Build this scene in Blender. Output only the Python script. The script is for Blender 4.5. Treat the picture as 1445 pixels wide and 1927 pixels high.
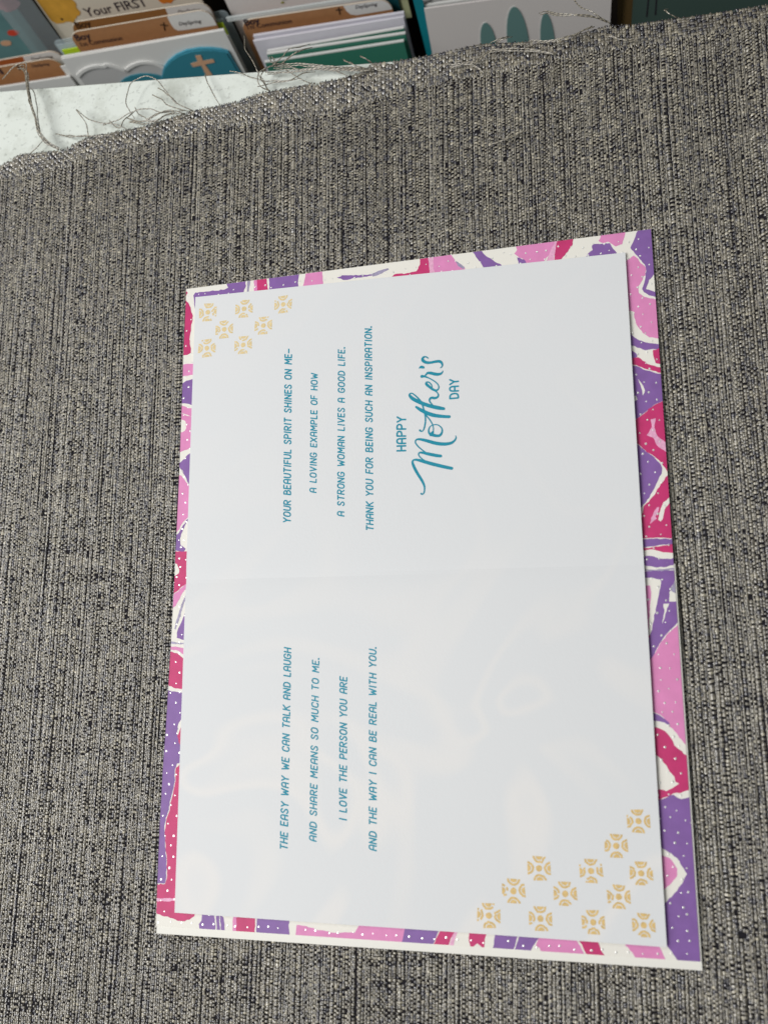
import bpy, bmesh, math, random
import numpy as np
from mathutils import Matrix, Vector, geometry
for o in list(bpy.data.objects): bpy.data.objects.remove(o)
random.seed(7); RNG = np.random.default_rng(11)
S = bpy.context.scene
COL = S.collection
MM = 0.001
def P(x, y, z=0.0): return Vector((x*MM, y*MM, z*MM))
# ------------------------------------------------------------------ camera
CAM = {"loc":[175.717,82.416,328.114],"rot":[[0.965202,0.05563,0.255518],[-0.002106,0.978732,-0.205131],[-0.261495,0.197455,0.944792]],"lens":32.2782}
cd = bpy.data.cameras.new('camera'); cam = bpy.data.objects.new('camera', cd); COL.objects.link(cam)
cd.sensor_fit = 'VERTICAL'; cd.sensor_height = 36; cd.sensor_width = 36; cd.lens = CAM['lens']
cd.clip_start = 0.01; cd.clip_end = 50
m = Matrix([r + [l*MM] for r, l in zip(CAM['rot'], CAM['loc'])] + [[0, 0, 0, 1]])
cam.matrix_world = m
cd.dof.use_dof = True; cd.dof.focus_distance = 0.375; cd.dof.aperture_fstop = 11
S.camera = cam
# ------------------------------------------------------------------ light: shop ceiling lamps, an added front fill, dim surroundings
wd = bpy.data.worlds.new('World'); S.world = wd; wd.use_nodes = True
bg = wd.node_tree.nodes['Background']; bg.inputs[0].default_value = (0.93, 1.0, 0.98, 1); bg.inputs[1].default_value = 0.14
def lamp(name, loc, target, sx, sy, power, col):
    l = bpy.data.lights.new(name, 'AREA'); l.shape = 'RECTANGLE'; l.size = sx; l.size_y = sy; l.energy = power; l.color = col
    o = bpy.data.objects.new(name, l); COL.objects.link(o); o.location = P(*loc)
    d = (P(*target) - o.location).normalized()
    o.rotation_euler = d.to_track_quat('-Z', 'Y').to_euler()
lamp('ceiling_or_fill_lamp', (-560, 230, 760), (40, 180, 0), 0.22, 0.7, 4.3, (1.0, 0.985, 0.96))
lamp('ceiling_or_fill_lamp', (-150, 1500, 1800), (60, 180, 0), 1.2, 0.30, 7, (1.0, 0.985, 0.96))
lamp('ceiling_or_fill_lamp', (-1000, -600, 2100), (60, 400, -60), 0.30, 1.2, 38, (1.0, 0.985, 0.96))  # fill lamp added from the front to brighten the rack cards
S.view_settings.view_transform = 'Standard'; S.view_settings.look = 'None'
S.view_settings.exposure = -0.22; S.view_settings.gamma = 1.0; S.view_settings.use_curve_mapping = False
S.render.engine = 'CYCLES'
S.cycles.use_denoising = True
S.cycles.max_bounces = 8; S.cycles.transparent_max_bounces = 12
# ------------------------------------------------------------------ data: shapes measured on the card, the cloth and the rack, in mm
PRINTS = [["purple",0,[[3.66,252.03],[4.59,253.28],[11.53,253.05],[18.15,253.01],[19.58,253.63],[18.76,255.4],[27.48,255.4],[27.44,252.63],[26.49,249.97],[25.77,247.69],[6.02,248.53],[5.21,244.64],[4.45,247.12]]],["lilac",0,[[28.32,255.4],[29.5,255.4],[29.1,250.04],[28.15,250.08]]],["pink",0,[[31.15,255.4],[32.69,255.4],[33.23,249.13],[31.5,249.19]]],["magenta",1,[[32.41,255.4],[36.81,255.4],[37.22,252.56],[37.56,248.43],[33.09,248.52]]],["purple",0,[[37.81,255.4],[51.13,255.4],[50.87,253.55],[50.68,251.62],[50.98,247.69],[38.13,247.73],[38.26,251.64]]],["pink",0,[[53.89,255.4],[61.19,255.4],[61.36,252.57],[61.65,247.12],[52.52,247.49],[53.15,250.91],[53.72,253.57]]],["purple",0,[[67.41,251.94],[69.66,252.65],[74.52,251.93],[81.19,251.52],[83.4,251.38],[81.93,250.81],[75.27,250.61],[70.8,250.42]]],["lilac",0,[[81.93,251.42],[84.87,252.56],[88.9,253.17],[89.26,252.59],[86.34,251.22],[82.67,250.33]]],["magenta",0,[[101.95,255.4],[105.23,255.4],[105.57,251.84],[106.04,246.48],[99.7,246.49],[90.34,246.9],[90.34,249.17],[91.44,250.17],[96.51,250.03],[100.47,250.34],[101.93,252.95]]],["palepink",0,[[105.39,255.4],[107.07,255.4],[107.8,246.25],[106.27,246.45]]],["pink",0,[[107.26,255.4],[114.67,255.4],[115.57,253.75],[117.06,251.52],[119.81,249.12],[119.99,246.68],[107.8,246.25]]],["lilac",1,[[115.56,252.94],[117.07,252.08],[119.82,249.53],[119.27,248.55],[117.78,249.8]]],["purple",0,[[123.05,255.4],[126.63,255.4],[128.03,253.26],[130.96,250.84],[134.23,248.39],[133.81,246.45],[127.5,246.89],[126.09,250.54],[124.28,253.21]]],["purple",0,[[140.2,250.78],[143.1,249.59],[145.59,247.9],[144.81,246.18],[140.81,246.71]]],["pink",0,[[139.91,255.4],[155.0,255.4],[154.48,253.18],[152.58,250.67],[150.68,248.16],[149.15,245.99],[144.82,246.57],[142.73,249.64],[140.93,250.68],[139.15,252.52],[140.3,253.97]]],["palepink",1,[[154.61,255.4],[155.64,255.4],[154.78,251.55],[153.86,246.54],[150.62,246.58],[152.58,250.67]]],["magenta",2,[[155.62,255.4],[161.64,255.4],[161.29,253.01],[159.4,250.51],[156.78,247.72],[153.83,245.76],[154.78,251.55]]],["purple",0,[[168.71,252.35],[175.0,251.85],[175.62,250.2],[177.22,247.64],[177.43,244.9],[164.87,245.83],[166.77,248.7],[168.6,250.01],[168.3,251.23]]],["pink",1,[[180.84,255.4],[180.31,253.44],[179.48,250.83],[177.01,250.16],[175.68,251.36],[174.34,252.57],[172.57,252.2],[170.87,253.38],[171.79,255.4]]],["purple",0,[[185.19,255.4],[190.0,255.4],[190.0,237.11],[189.95,237.06],[187.89,234.08],[186.83,231.65],[190.0,230.04],[190.0,228.1],[187.82,228.96],[186.07,230.46],[185.46,231.82],[186.26,233.77],[186.96,236.26],[187.38,238.79],[187.21,240.63],[185.88,243.14],[184.17,245.73],[182.24,248.88],[183.29,250.84],[184.36,253.32]]],["pink",0,[[183.23,245.59],[184.77,244.08],[185.59,242.14],[187.2,240.37],[187.02,237.29],[185.89,235.37],[184.14,233.01],[184.23,230.43],[185.97,228.68],[190.0,227.09],[190.0,211.8],[186.85,212.62],[184.7,214.62],[182.82,217.86],[182.08,220.99],[182.33,222.99],[179.29,224.63],[179.31,233.63],[179.64,239.81],[179.38,243.51],[181.77,244.49]]],["purple",0,[[178.88,217.04],[181.01,214.02],[183.18,212.02],[185.83,210.73],[190.0,209.59],[190.0,207.7],[187.94,208.0],[185.21,207.79],[182.56,209.08],[180.34,210.32],[178.62,212.27]]],["purple",0,[[178.69,209.49],[180.9,208.0],[182.37,205.85],[181.41,204.95],[180.01,204.35],[178.44,204.76]]],["magenta",0,[[187.82,207.52],[190.0,208.09],[190.0,201.97],[188.51,202.48],[187.97,204.77]]],["magenta",0,[[178.66,204.74],[182.58,205.43],[184.08,203.93],[186.24,202.22],[190.0,200.74],[190.0,198.58],[187.44,199.63],[184.36,200.92],[181.95,202.41],[178.6,203.5]]],["purple",0,[[178.13,203.29],[181.71,202.18],[184.33,200.43],[187.41,199.14],[190.0,198.28],[190.0,187.99],[187.58,187.13],[181.98,183.01],[176.85,179.8],[177.73,195.89]]],["paper",1,[[182.11,197.19],[183.34,195.1],[184.23,192.56],[183.32,190.69],[183.32,192.4],[182.75,194.91]]],["paper",1,[[179.29,191.3],[181.08,190.89],[181.44,189.39],[179.13,188.38]]],["magenta",0,[[176.83,179.32],[181.97,182.91],[187.58,187.03],[190.0,187.94],[190.0,161.64],[189.91,162.19],[188.04,165.54],[185.98,167.82],[183.43,169.67],[180.94,172.73],[176.62,175.47]]],["purple",0,[[178.54,174.81],[181.14,172.21],[183.34,169.74],[185.87,167.64],[187.8,165.09],[188.36,163.44],[188.04,161.36],[186.73,159.14],[185.18,156.1],[183.43,153.08],[181.54,150.9],[180.29,149.73],[177.04,147.83]]],["magenta",0,[[190.0,138.24],[186.26,138.68],[182.01,138.81],[177.71,138.69],[178.03,144.45],[180.49,146.39],[181.3,150.08],[183.15,151.64],[185.25,154.01],[187.42,157.63],[190.0,160.66]]],["paper",1,[[190.0,152.75],[190.0,150.8],[188.21,148.44],[187.43,145.19],[186.61,144.41],[185.87,145.06],[186.4,147.3],[187.54,150.13],[189.86,152.55]]],["palepink",1,[[183.59,145.81],[185.75,149.41],[186.46,149.58],[185.82,147.34],[184.97,146.14],[185.51,145.5],[184.09,144.54],[183.08,143.77]]],["palepink",1,[[185.46,181.5],[187.26,181.83],[186.62,178.52],[187.33,175.58],[190.0,172.65],[190.0,169.2],[187.51,171.27],[185.95,174.73],[183.8,175.86],[185.73,178.59]]],["purple",0,[[177.7,138.49],[183.15,138.51],[190.0,138.09],[190.0,136.23],[186.1,136.16],[182.99,135.78],[177.54,135.75]]],["magenta",0,[[177.52,135.25],[183.36,135.56],[190.0,136.23],[190.0,133.18],[186.72,133.57],[183.7,134.73],[177.49,134.85]]],["purple",0,[[177.39,132.97],[182.41,132.55],[185.81,131.38],[188.11,131.29],[190.0,131.46],[190.0,129.01],[187.55,128.4],[183.72,128.56],[177.19,129.47]]],["lilac",0,[[177.14,128.5],[183.28,127.65],[190.0,127.99],[190.0,127.35],[185.56,127.24],[182.49,127.28],[177.1,127.77]]],["purple",0,[[177.06,127.21],[182.48,127.24],[188.23,127.21],[190.0,127.17],[190.0,123.63],[187.95,119.66],[187.75,116.49],[189.9,116.46],[190.0,116.53],[190.0,109.37],[188.52,107.8],[186.92,106.27],[184.89,103.96],[182.81,100.88],[181.11,97.79],[176.45,95.91],[181.25,106.39],[183.72,115.82],[185.49,122.94],[185.37,124.15],[181.96,124.88],[176.93,124.86]]],["lilac",1,[[190.0,123.29],[188.38,120.44],[190.0,119.28]]],["paper",1,[[185.81,115.75],[187.71,115.78],[186.85,114.14],[185.01,109.06],[186.06,113.77]]],["pink",0,[[176.8,122.45],[181.8,122.27],[182.05,119.86],[181.07,113.11],[180.34,107.2],[175.86,105.72]]],["magenta",0,[[175.84,105.33],[181.63,105.2],[180.99,102.08],[179.88,99.37],[175.51,99.44]]],["pink",0,[[190.0,108.49],[186.9,105.95],[184.86,103.49],[182.78,100.41],[180.72,97.6],[177.19,95.51],[177.21,85.95],[177.47,79.58],[180.45,79.83],[182.71,78.73],[184.16,77.15],[185.26,75.02],[186.71,73.62],[188.1,71.45],[189.93,69.28],[190.0,68.77]]],["purple",1,[[177.47,79.58],[180.42,79.42],[182.1,78.79],[183.58,77.69],[185.28,76.28],[185.25,74.86],[183.8,76.27],[181.97,76.74],[180.43,76.89],[177.3,76.73]]],["magenta",0,[[177.21,75.15],[181.23,74.69],[183.63,73.6],[185.07,71.89],[186.41,68.95],[190.0,65.85],[190.0,54.83],[188.19,54.23],[185.14,53.71],[183.24,52.6],[181.06,51.7],[176.71,50.62],[176.94,54.61],[182.16,54.71],[182.89,54.27],[187.15,56.8],[185.98,57.39],[185.77,58.91],[184.35,60.58],[182.69,63.33],[181.27,65.17],[178.62,67.32]]],["purple",0,[[176.7,50.5],[181.05,51.58],[185.11,53.25],[186.26,52.37],[187.44,51.94],[190.0,52.57],[190.0,2.7],[183.09,2.7],[182.0,4.27],[180.43,6.38],[177.22,9.78],[177.77,38.12]]],["paper",1,[[177.8,38.7],[180.85,36.22],[185.02,33.51],[187.74,28.8],[184.37,23.57],[180.41,19.73],[176.57,18.13]]],["pink",2,[[177.59,35.23],[182.7,33.42],[184.81,30.37],[184.67,28.1],[182.18,25.16],[176.74,20.96]]],["paper",1,[[190.0,45.13],[189.81,44.58],[190.0,44.31]]],["magenta",0,[[-1.61,255.4],[-0.49,255.4],[1.05,253.56],[-0.48,251.3],[2.0,248.03],[3.56,243.8],[3.92,241.07],[3.32,238.91],[3.35,236.24],[2.88,233.63],[3.02,230.52],[3.71,228.24],[3.66,226.26],[2.1,225.55],[-1.69,225.79],[-1.82,238.44],[-1.66,249.64]]],["pink",0,[[-1.47,221.07],[2.51,221.56],[6.83,221.25],[7.5,216.14],[3.43,216.45],[-1.23,215.98]]],["purple",0,[[-1.29,212.51],[2.17,214.18],[7.55,214.96],[7.67,201.83],[4.46,203.62],[-1.16,205.06]]],["pink",0,[[-1.12,204.2],[2.7,202.7],[7.71,200.98],[7.89,186.57],[3.99,184.35],[-1.11,183.15],[-1.18,191.18],[2.5,192.49],[3.12,193.71],[2.53,196.73],[-1.05,197.98]]],["paper",1,[[-0.97,200.96],[5.36,198.41],[5.38,198.11],[-0.95,200.58]]],["purple",0,[[7.53,184.71],[4.31,182.23],[2.4,180.28],[-0.11,178.26],[2.17,175.7],[2.94,173.57],[1.87,176.44],[3.54,173.28],[4.56,170.93],[8.0,166.18],[8.09,176.51]]],["pink",0,[[-1.03,174.15],[1.83,173.65],[2.55,172.48],[-0.92,171.86]]],["pink",0,[[-1.18,174.77],[2.88,172.31],[4.6,170.17],[8.02,165.68],[8.38,157.67],[5.51,156.09],[3.46,154.22],[1.99,151.32],[-1.1,148.68],[-1.37,161.89]]],["purple",1,[[8.38,157.67],[5.28,155.36],[3.52,152.97],[1.79,149.84],[-1.21,147.69],[-1.14,143.01],[4.55,142.33],[5.14,143.28],[2.83,144.86],[2.45,147.34],[3.38,150.26],[4.82,153.65],[8.41,156.92]]],["magenta",0,[[-1.12,142.52],[9.05,142.37],[9.53,131.44],[6.72,129.61],[4.15,128.26],[2.13,126.4],[-1.15,124.77],[-1.32,131.54],[2.57,133.64],[2.48,135.59],[1.6,137.33],[-1.1,137.86]]],["pink",1,[[9.52,131.68],[9.61,129.75],[6.26,128.18],[3.81,124.42],[1.88,120.65],[-1.11,118.78],[-1.28,124.3],[2.66,126.38],[5.19,128.7]]],["lilac",0,[[7.83,128.37],[6.29,125.3],[4.23,121.05],[3.34,117.74],[1.8,111.6],[2.33,111.35],[3.8,115.82],[5.28,121.02],[7.89,127.17]]],["purple",0,[[9.9,123.03],[7.58,122.39],[6.42,119.08],[5.27,115.78],[4.09,112.97],[2.92,110.16],[3.02,108.03],[5.14,107.37],[10.62,106.8]]],["lilac",1,[[6.55,112.91],[6.01,111.03],[6.53,108.9],[7.44,108.17],[6.91,109.6],[6.63,111.25]]],["lilac",0,[[-1.31,106.91],[2.58,106.39],[9.36,106.02],[9.39,105.23],[2.61,105.68],[-1.26,105.96]]],["pink",0,[[-1.47,105.02],[3.71,104.49],[10.77,103.29],[10.95,99.24],[6.46,101.4],[3.78,103.08],[-1.4,103.61]]],["magenta",0,[[-1.79,103.05],[3.31,102.15],[6.0,100.24],[11.07,96.46],[10.94,87.8],[7.08,88.1],[2.4,88.91],[-0.46,90.08],[-1.46,92.4]]],["purple",0,[[-1.72,88.28],[10.0,86.32],[9.71,80.25],[7.3,78.27],[5.21,75.29],[4.79,72.33],[5.49,69.38],[6.72,66.94],[11.64,62.13],[5.36,60.59],[4.54,58.15],[4.84,54.29],[3.95,49.93],[3.01,46.56],[2.88,43.68],[1.65,40.79],[1.33,36.51],[1.92,30.39],[2.68,26.2],[2.99,20.16],[2.58,17.59],[-2.99,17.18],[-3.0,23.04],[-3.0,38.3],[-2.92,57.08],[-2.41,74.28]]],["magenta",1,[[9.87,76.79],[7.25,75.8],[5.88,72.83],[5.03,70.85],[5.71,68.4],[7.57,66.46],[10.34,66.49]]],["magenta",1,[[10.04,60.9],[6.48,60.36],[5.04,59.13],[5.11,54.29],[4.25,49.46],[3.31,46.08],[3.07,43.21],[1.95,40.32],[1.6,36.52],[2.19,30.4],[3.0,25.28],[3.2,19.24],[2.59,17.36],[-2.97,16.95],[-2.8,7.73],[1.81,6.29],[6.16,5.61],[9.4,4.88],[13.1,5.53],[14.9,6.76],[15.37,8.14],[16.62,9.79],[10.21,10.38]]],["palepink",2,[[-2.72,12.24],[9.31,12.52],[9.35,11.61],[-2.67,11.28]]],["purple",0,[[17.62,8.2],[24.75,8.88],[26.56,6.87],[27.11,2.7],[17.15,2.7],[16.87,4.25],[17.88,5.51]]],["paper",1,[[23.51,2.7],[23.03,8.19],[23.51,8.21],[24.06,2.7]]],["paper",1,[[25.43,2.7],[24.77,8.28],[25.05,8.29],[25.71,2.7]]],["pink",0,[[30.17,2.7],[30.19,7.96],[31.71,8.04],[31.86,2.7]]],["magenta",1,[[31.58,2.7],[31.71,8.04],[38.91,8.13],[38.76,2.7]]],["purple",0,[[39.44,2.7],[39.59,8.17],[51.74,7.93],[52.1,2.7]]],["pink",0,[[54.29,2.7],[54.64,6.04],[57.43,5.9],[62.72,4.75],[66.64,4.57],[66.85,2.7]]],["pink",0,[[66.32,4.55],[66.51,2.7],[93.14,2.7],[93.96,5.3],[94.2,7.51],[80.56,7.76],[77.61,7.11],[76.26,4.76],[73.75,4.62],[66.88,4.22]]],["purple",0,[[93.03,2.7],[94.2,7.51],[106.03,7.38],[104.9,4.74],[103.97,2.7]]],["magenta",0,[[106.46,7.32],[111.43,7.49],[110.09,5.04],[109.26,2.7],[104.12,2.7],[104.9,4.34]]],["palepink",0,[[111.64,7.42],[112.72,7.36],[111.37,4.33],[110.99,2.7],[109.48,2.7],[110.31,4.86]]],["magenta",0,[[116.35,7.29],[122.72,7.42],[121.61,5.32],[121.39,2.7],[120.59,2.7],[119.04,3.8],[117.66,2.7],[116.72,2.7],[116.29,4.23]]],["purple",0,[[125.08,7.35],[132.84,7.22],[131.12,2.7],[124.29,2.7],[124.68,3.85]]],["purple",0,[[131.58,2.7],[133.27,7.24],[139.88,7.17],[137.64,4.06],[136.92,2.7]]],["pink",0,[[139.88,7.05],[151.35,7.27],[153.04,4.99],[154.23,2.7],[140.15,2.7],[139.75,3.62],[138.56,4.4]]],["magenta",0,[[152.24,7.21],[158.18,7.27],[159.51,4.26],[160.62,2.7],[154.82,2.7],[153.91,4.48]]],["pink",0,[[166.96,6.95],[177.63,7.04],[178.87,4.08],[179.48,2.7],[170.12,2.7],[169.41,4.04]]]]
LEFT = [[-0.38,2.98],[-0.57,16.73],[-0.67,37.84],[-0.47,57.15],[-0.03,71.81],[0.28,87.76],[0.46,98.95],[0.64,110.7],[0.73,129.83],[0.8,146.91],[0.86,169.46],[0.77,184.2],[0.53,211.95],[0.33,225.09],[0.27,255.49]]
INSERT = [[5.21,250.65],[180.33,246.61],[180.12,6.64],[7.48,7.84]]
LINES = [["YOUR BEAUTIFUL SPIRIT SHINES ON ME-",[50.02,151.33],[49.15,222.52],3.18],["A LOVING EXAMPLE OF HOW",[60.35,162.64],[60.26,211.03],2.88],["A STRONG WOMAN LIVES A GOOD LIFE.",[71.74,152.72],[71.51,220.88],2.95],["THANK YOU FOR BEING SUCH AN INSPIRATION.",[83.29,146.52],[82.52,228.47],3.02],["HAPPY",[96.1,176.73],[96.18,190.04],3.83],["DAY",[116.72,195.85],[116.86,203.41],3.76],["THE EASY WAY WE CAN TALK AND LAUGH",[51.22,31.31],[51.14,102.94],3.0],["AND SHARE MEANS SO MUCH TO ME.",[62.15,34.59],[62.29,99.16],2.81],["I LOVE THE PERSON YOU ARE",[73.41,42.07],[73.23,92.04],2.95],["AND THE WAY I CAN BE REAL WITH YOU.",[84.43,32.23],[84.37,102.79],2.86]]
SCRIPT = [[[101.78,159.55,0.76],[102.23,159.3,0.57],[102.8,159.83,0.57],[103.07,161.15,0.64],[102.89,162.75,0.83],[101.9,164.9,1.02],[100.32,167.57,1.09],[99.0,170.24,1.09],[98.5,171.89,0.9],[98.82,172.74,0.71],[100.21,172.77,0.96],[102.6,172.02,1.28],[105.46,170.97,1.34],[110.19,169.44,1.33],[113.48,168.5,1.19]],[[104.51,171.46,0.45],[102.13,173.08,0.45],[100.96,174.46,0.51],[100.96,175.27,0.64],[101.83,175.53,0.83],[104.54,174.78,1.21],[107.4,173.98,1.27],[109.36,173.58,1.14]],[[105.18,174.54,0.45],[102.96,175.93,0.45],[100.73,177.99,0.52],[99.65,179.7,0.58],[99.98,180.65,0.65],[101.24,180.78,0.9],[103.96,180.01,1.22],[107.14,178.85,1.34],[110.31,178.18,1.33],[113.16,178.28,1.14],[114.69,179.16,0.82],[115.34,180.31,0.51],[115.16,181.06,0.28]],[[106.59,186.0,0.42],[105.46,185.51,0.45],[104.9,184.25,0.58],[105.01,182.93,0.77],[106.06,182.19,1.22],[107.81,181.63,1.09],[109.15,181.68,1.02],[109.99,182.85,0.76],[110.01,184.15,0.54],[109.14,185.36,0.45],[107.87,186.03,0.42],[106.59,186.0,0.42]],[[105.58,181.97,0.83],[106.23,182.83,1.28],[106.62,183.61,0.51],[106.7,184.75,0.42],[106.27,186.42,0.45],[105.33,188.14,0.48],[104.06,189.89,0.52],[103.27,191.12,0.58]],[[100.09,193.71,0.85],[101.83,192.4,1.3],[104.07,191.05,1.42],[106.63,189.9,1.48],[109.82,189.13,1.28],[112.85,188.71,1.15]],[[101.49,184.26,0.84],[102.13,183.72,0.45],[102.88,184.41,0.52],[103.45,186.33,0.58],[103.66,188.61,0.58],[103.37,191.11,0.58],[102.81,193.3,0.58],[102.24,195.18,0.65],[100.9,197.12,0.59],[99.29,198.77,0.49],[98.15,199.44,0.52],[97.49,198.77,0.85],[98.46,197.41,1.31],[100.24,196.18,1.43],[102.82,194.79,1.43],[105.71,193.54,1.42],[108.59,192.63,1.48],[110.76,192.07,1.15]],[[106.68,193.79,0.39],[105.6,195.04,0.52],[105.29,196.13,0.71],[106.07,196.85,0.97],[107.36,196.6,0.97],[108.33,196.84,0.84],[108.82,197.66,0.58],[108.35,198.7,0.45],[107.24,199.7,0.52],[105.48,201.19,0.97],[104.14,202.56,1.04],[104.27,203.28,0.65],[105.18,203.19,0.49],[106.07,202.14,0.45],[106.35,201.01,0.42],[106.18,200.36,0.39]],[[105.48,201.19,0.97],[106.76,200.07,0.91],[108.04,199.62,0.78],[108.86,200.21,0.55],[108.97,201.2,0.45],[108.24,202.5,0.45],[106.81,203.77,0.45],[104.88,205.03,0.52],[103.33,205.71,0.85],[102.45,205.8,1.24]],[[103.33,205.71,0.65],[103.98,206.25,0.59],[104.64,206.93,0.91],[105.87,206.8,1.17],[108.13,206.11,1.23],[109.68,206.13,0.97],[110.49,206.71,0.52],[110.63,207.27,0.26]],[[101.41,209.26,0.33],[102.16,209.66,1.11],[103.04,209.37,0.98],[103.43,209.06,0.26]],[[104.97,212.95,0.43],[104.16,213.61,0.52],[103.08,213.52,0.79],[102.75,212.54,1.12],[103.81,211.48,1.18],[105.6,211.07,1.04],[107.88,211.27,1.04],[109.49,211.17,1.1],[110.39,210.24,0.78],[110.43,209.16,0.49],[109.78,208.56,0.39]]]
MEDAL = [[[11.23,243.07],4.08],[[27.6,242.66],3.99],[[44.84,242.5],3.89],[[19.01,234.54],4.02],[[36.39,234.23],3.92],[[11.48,227.13],4.04],[[27.72,226.74],3.95],[[173.57,44.79],3.77],[[166.05,36.8],3.8],[[140.61,28.7],3.95],[[157.61,28.63],3.84],[[173.52,28.61],3.73],[[131.86,21.14],3.99],[[148.91,21.1],3.88],[[166.05,21.07],3.77],[[123.31,12.97],4.03],[[140.5,12.93],3.92],[[157.56,12.82],3.81],[[173.37,12.86],3.7]]
EDGE = [[-100.3,331.3],[-90.6,335.4],[-66.9,333.7],[-53.7,338.0],[-32.9,338.0],[-23.6,338.6],[-1.0,341.8],[17.6,342.0],[32.0,344.2],[53.3,344.1],[67.4,344.0],[76.4,345.3],[82.9,348.8],[92.6,347.7],[112.3,348.0],[127.4,349.2],[134.4,348.0],[156.4,344.3],[166.0,345.2],[179.7,347.0],[188.0,345.4],[202.9,345.1],[218.9,344.4],[234.7,344.4]]
SEAM = [[-99.7,325.4],[-70.1,325.7],[-37.1,329.9],[3.9,331.3],[8.8,331.8],[43.4,329.9],[64.3,329.1],[80.5,331.3],[96.5,333.8],[119.8,335.2],[138.5,334.9],[169.0,336.6],[184.1,335.4],[202.2,334.5],[237.5,335.4]]
SHELF = [[-105.7,373.8],[92.2,349.6]]
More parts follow.
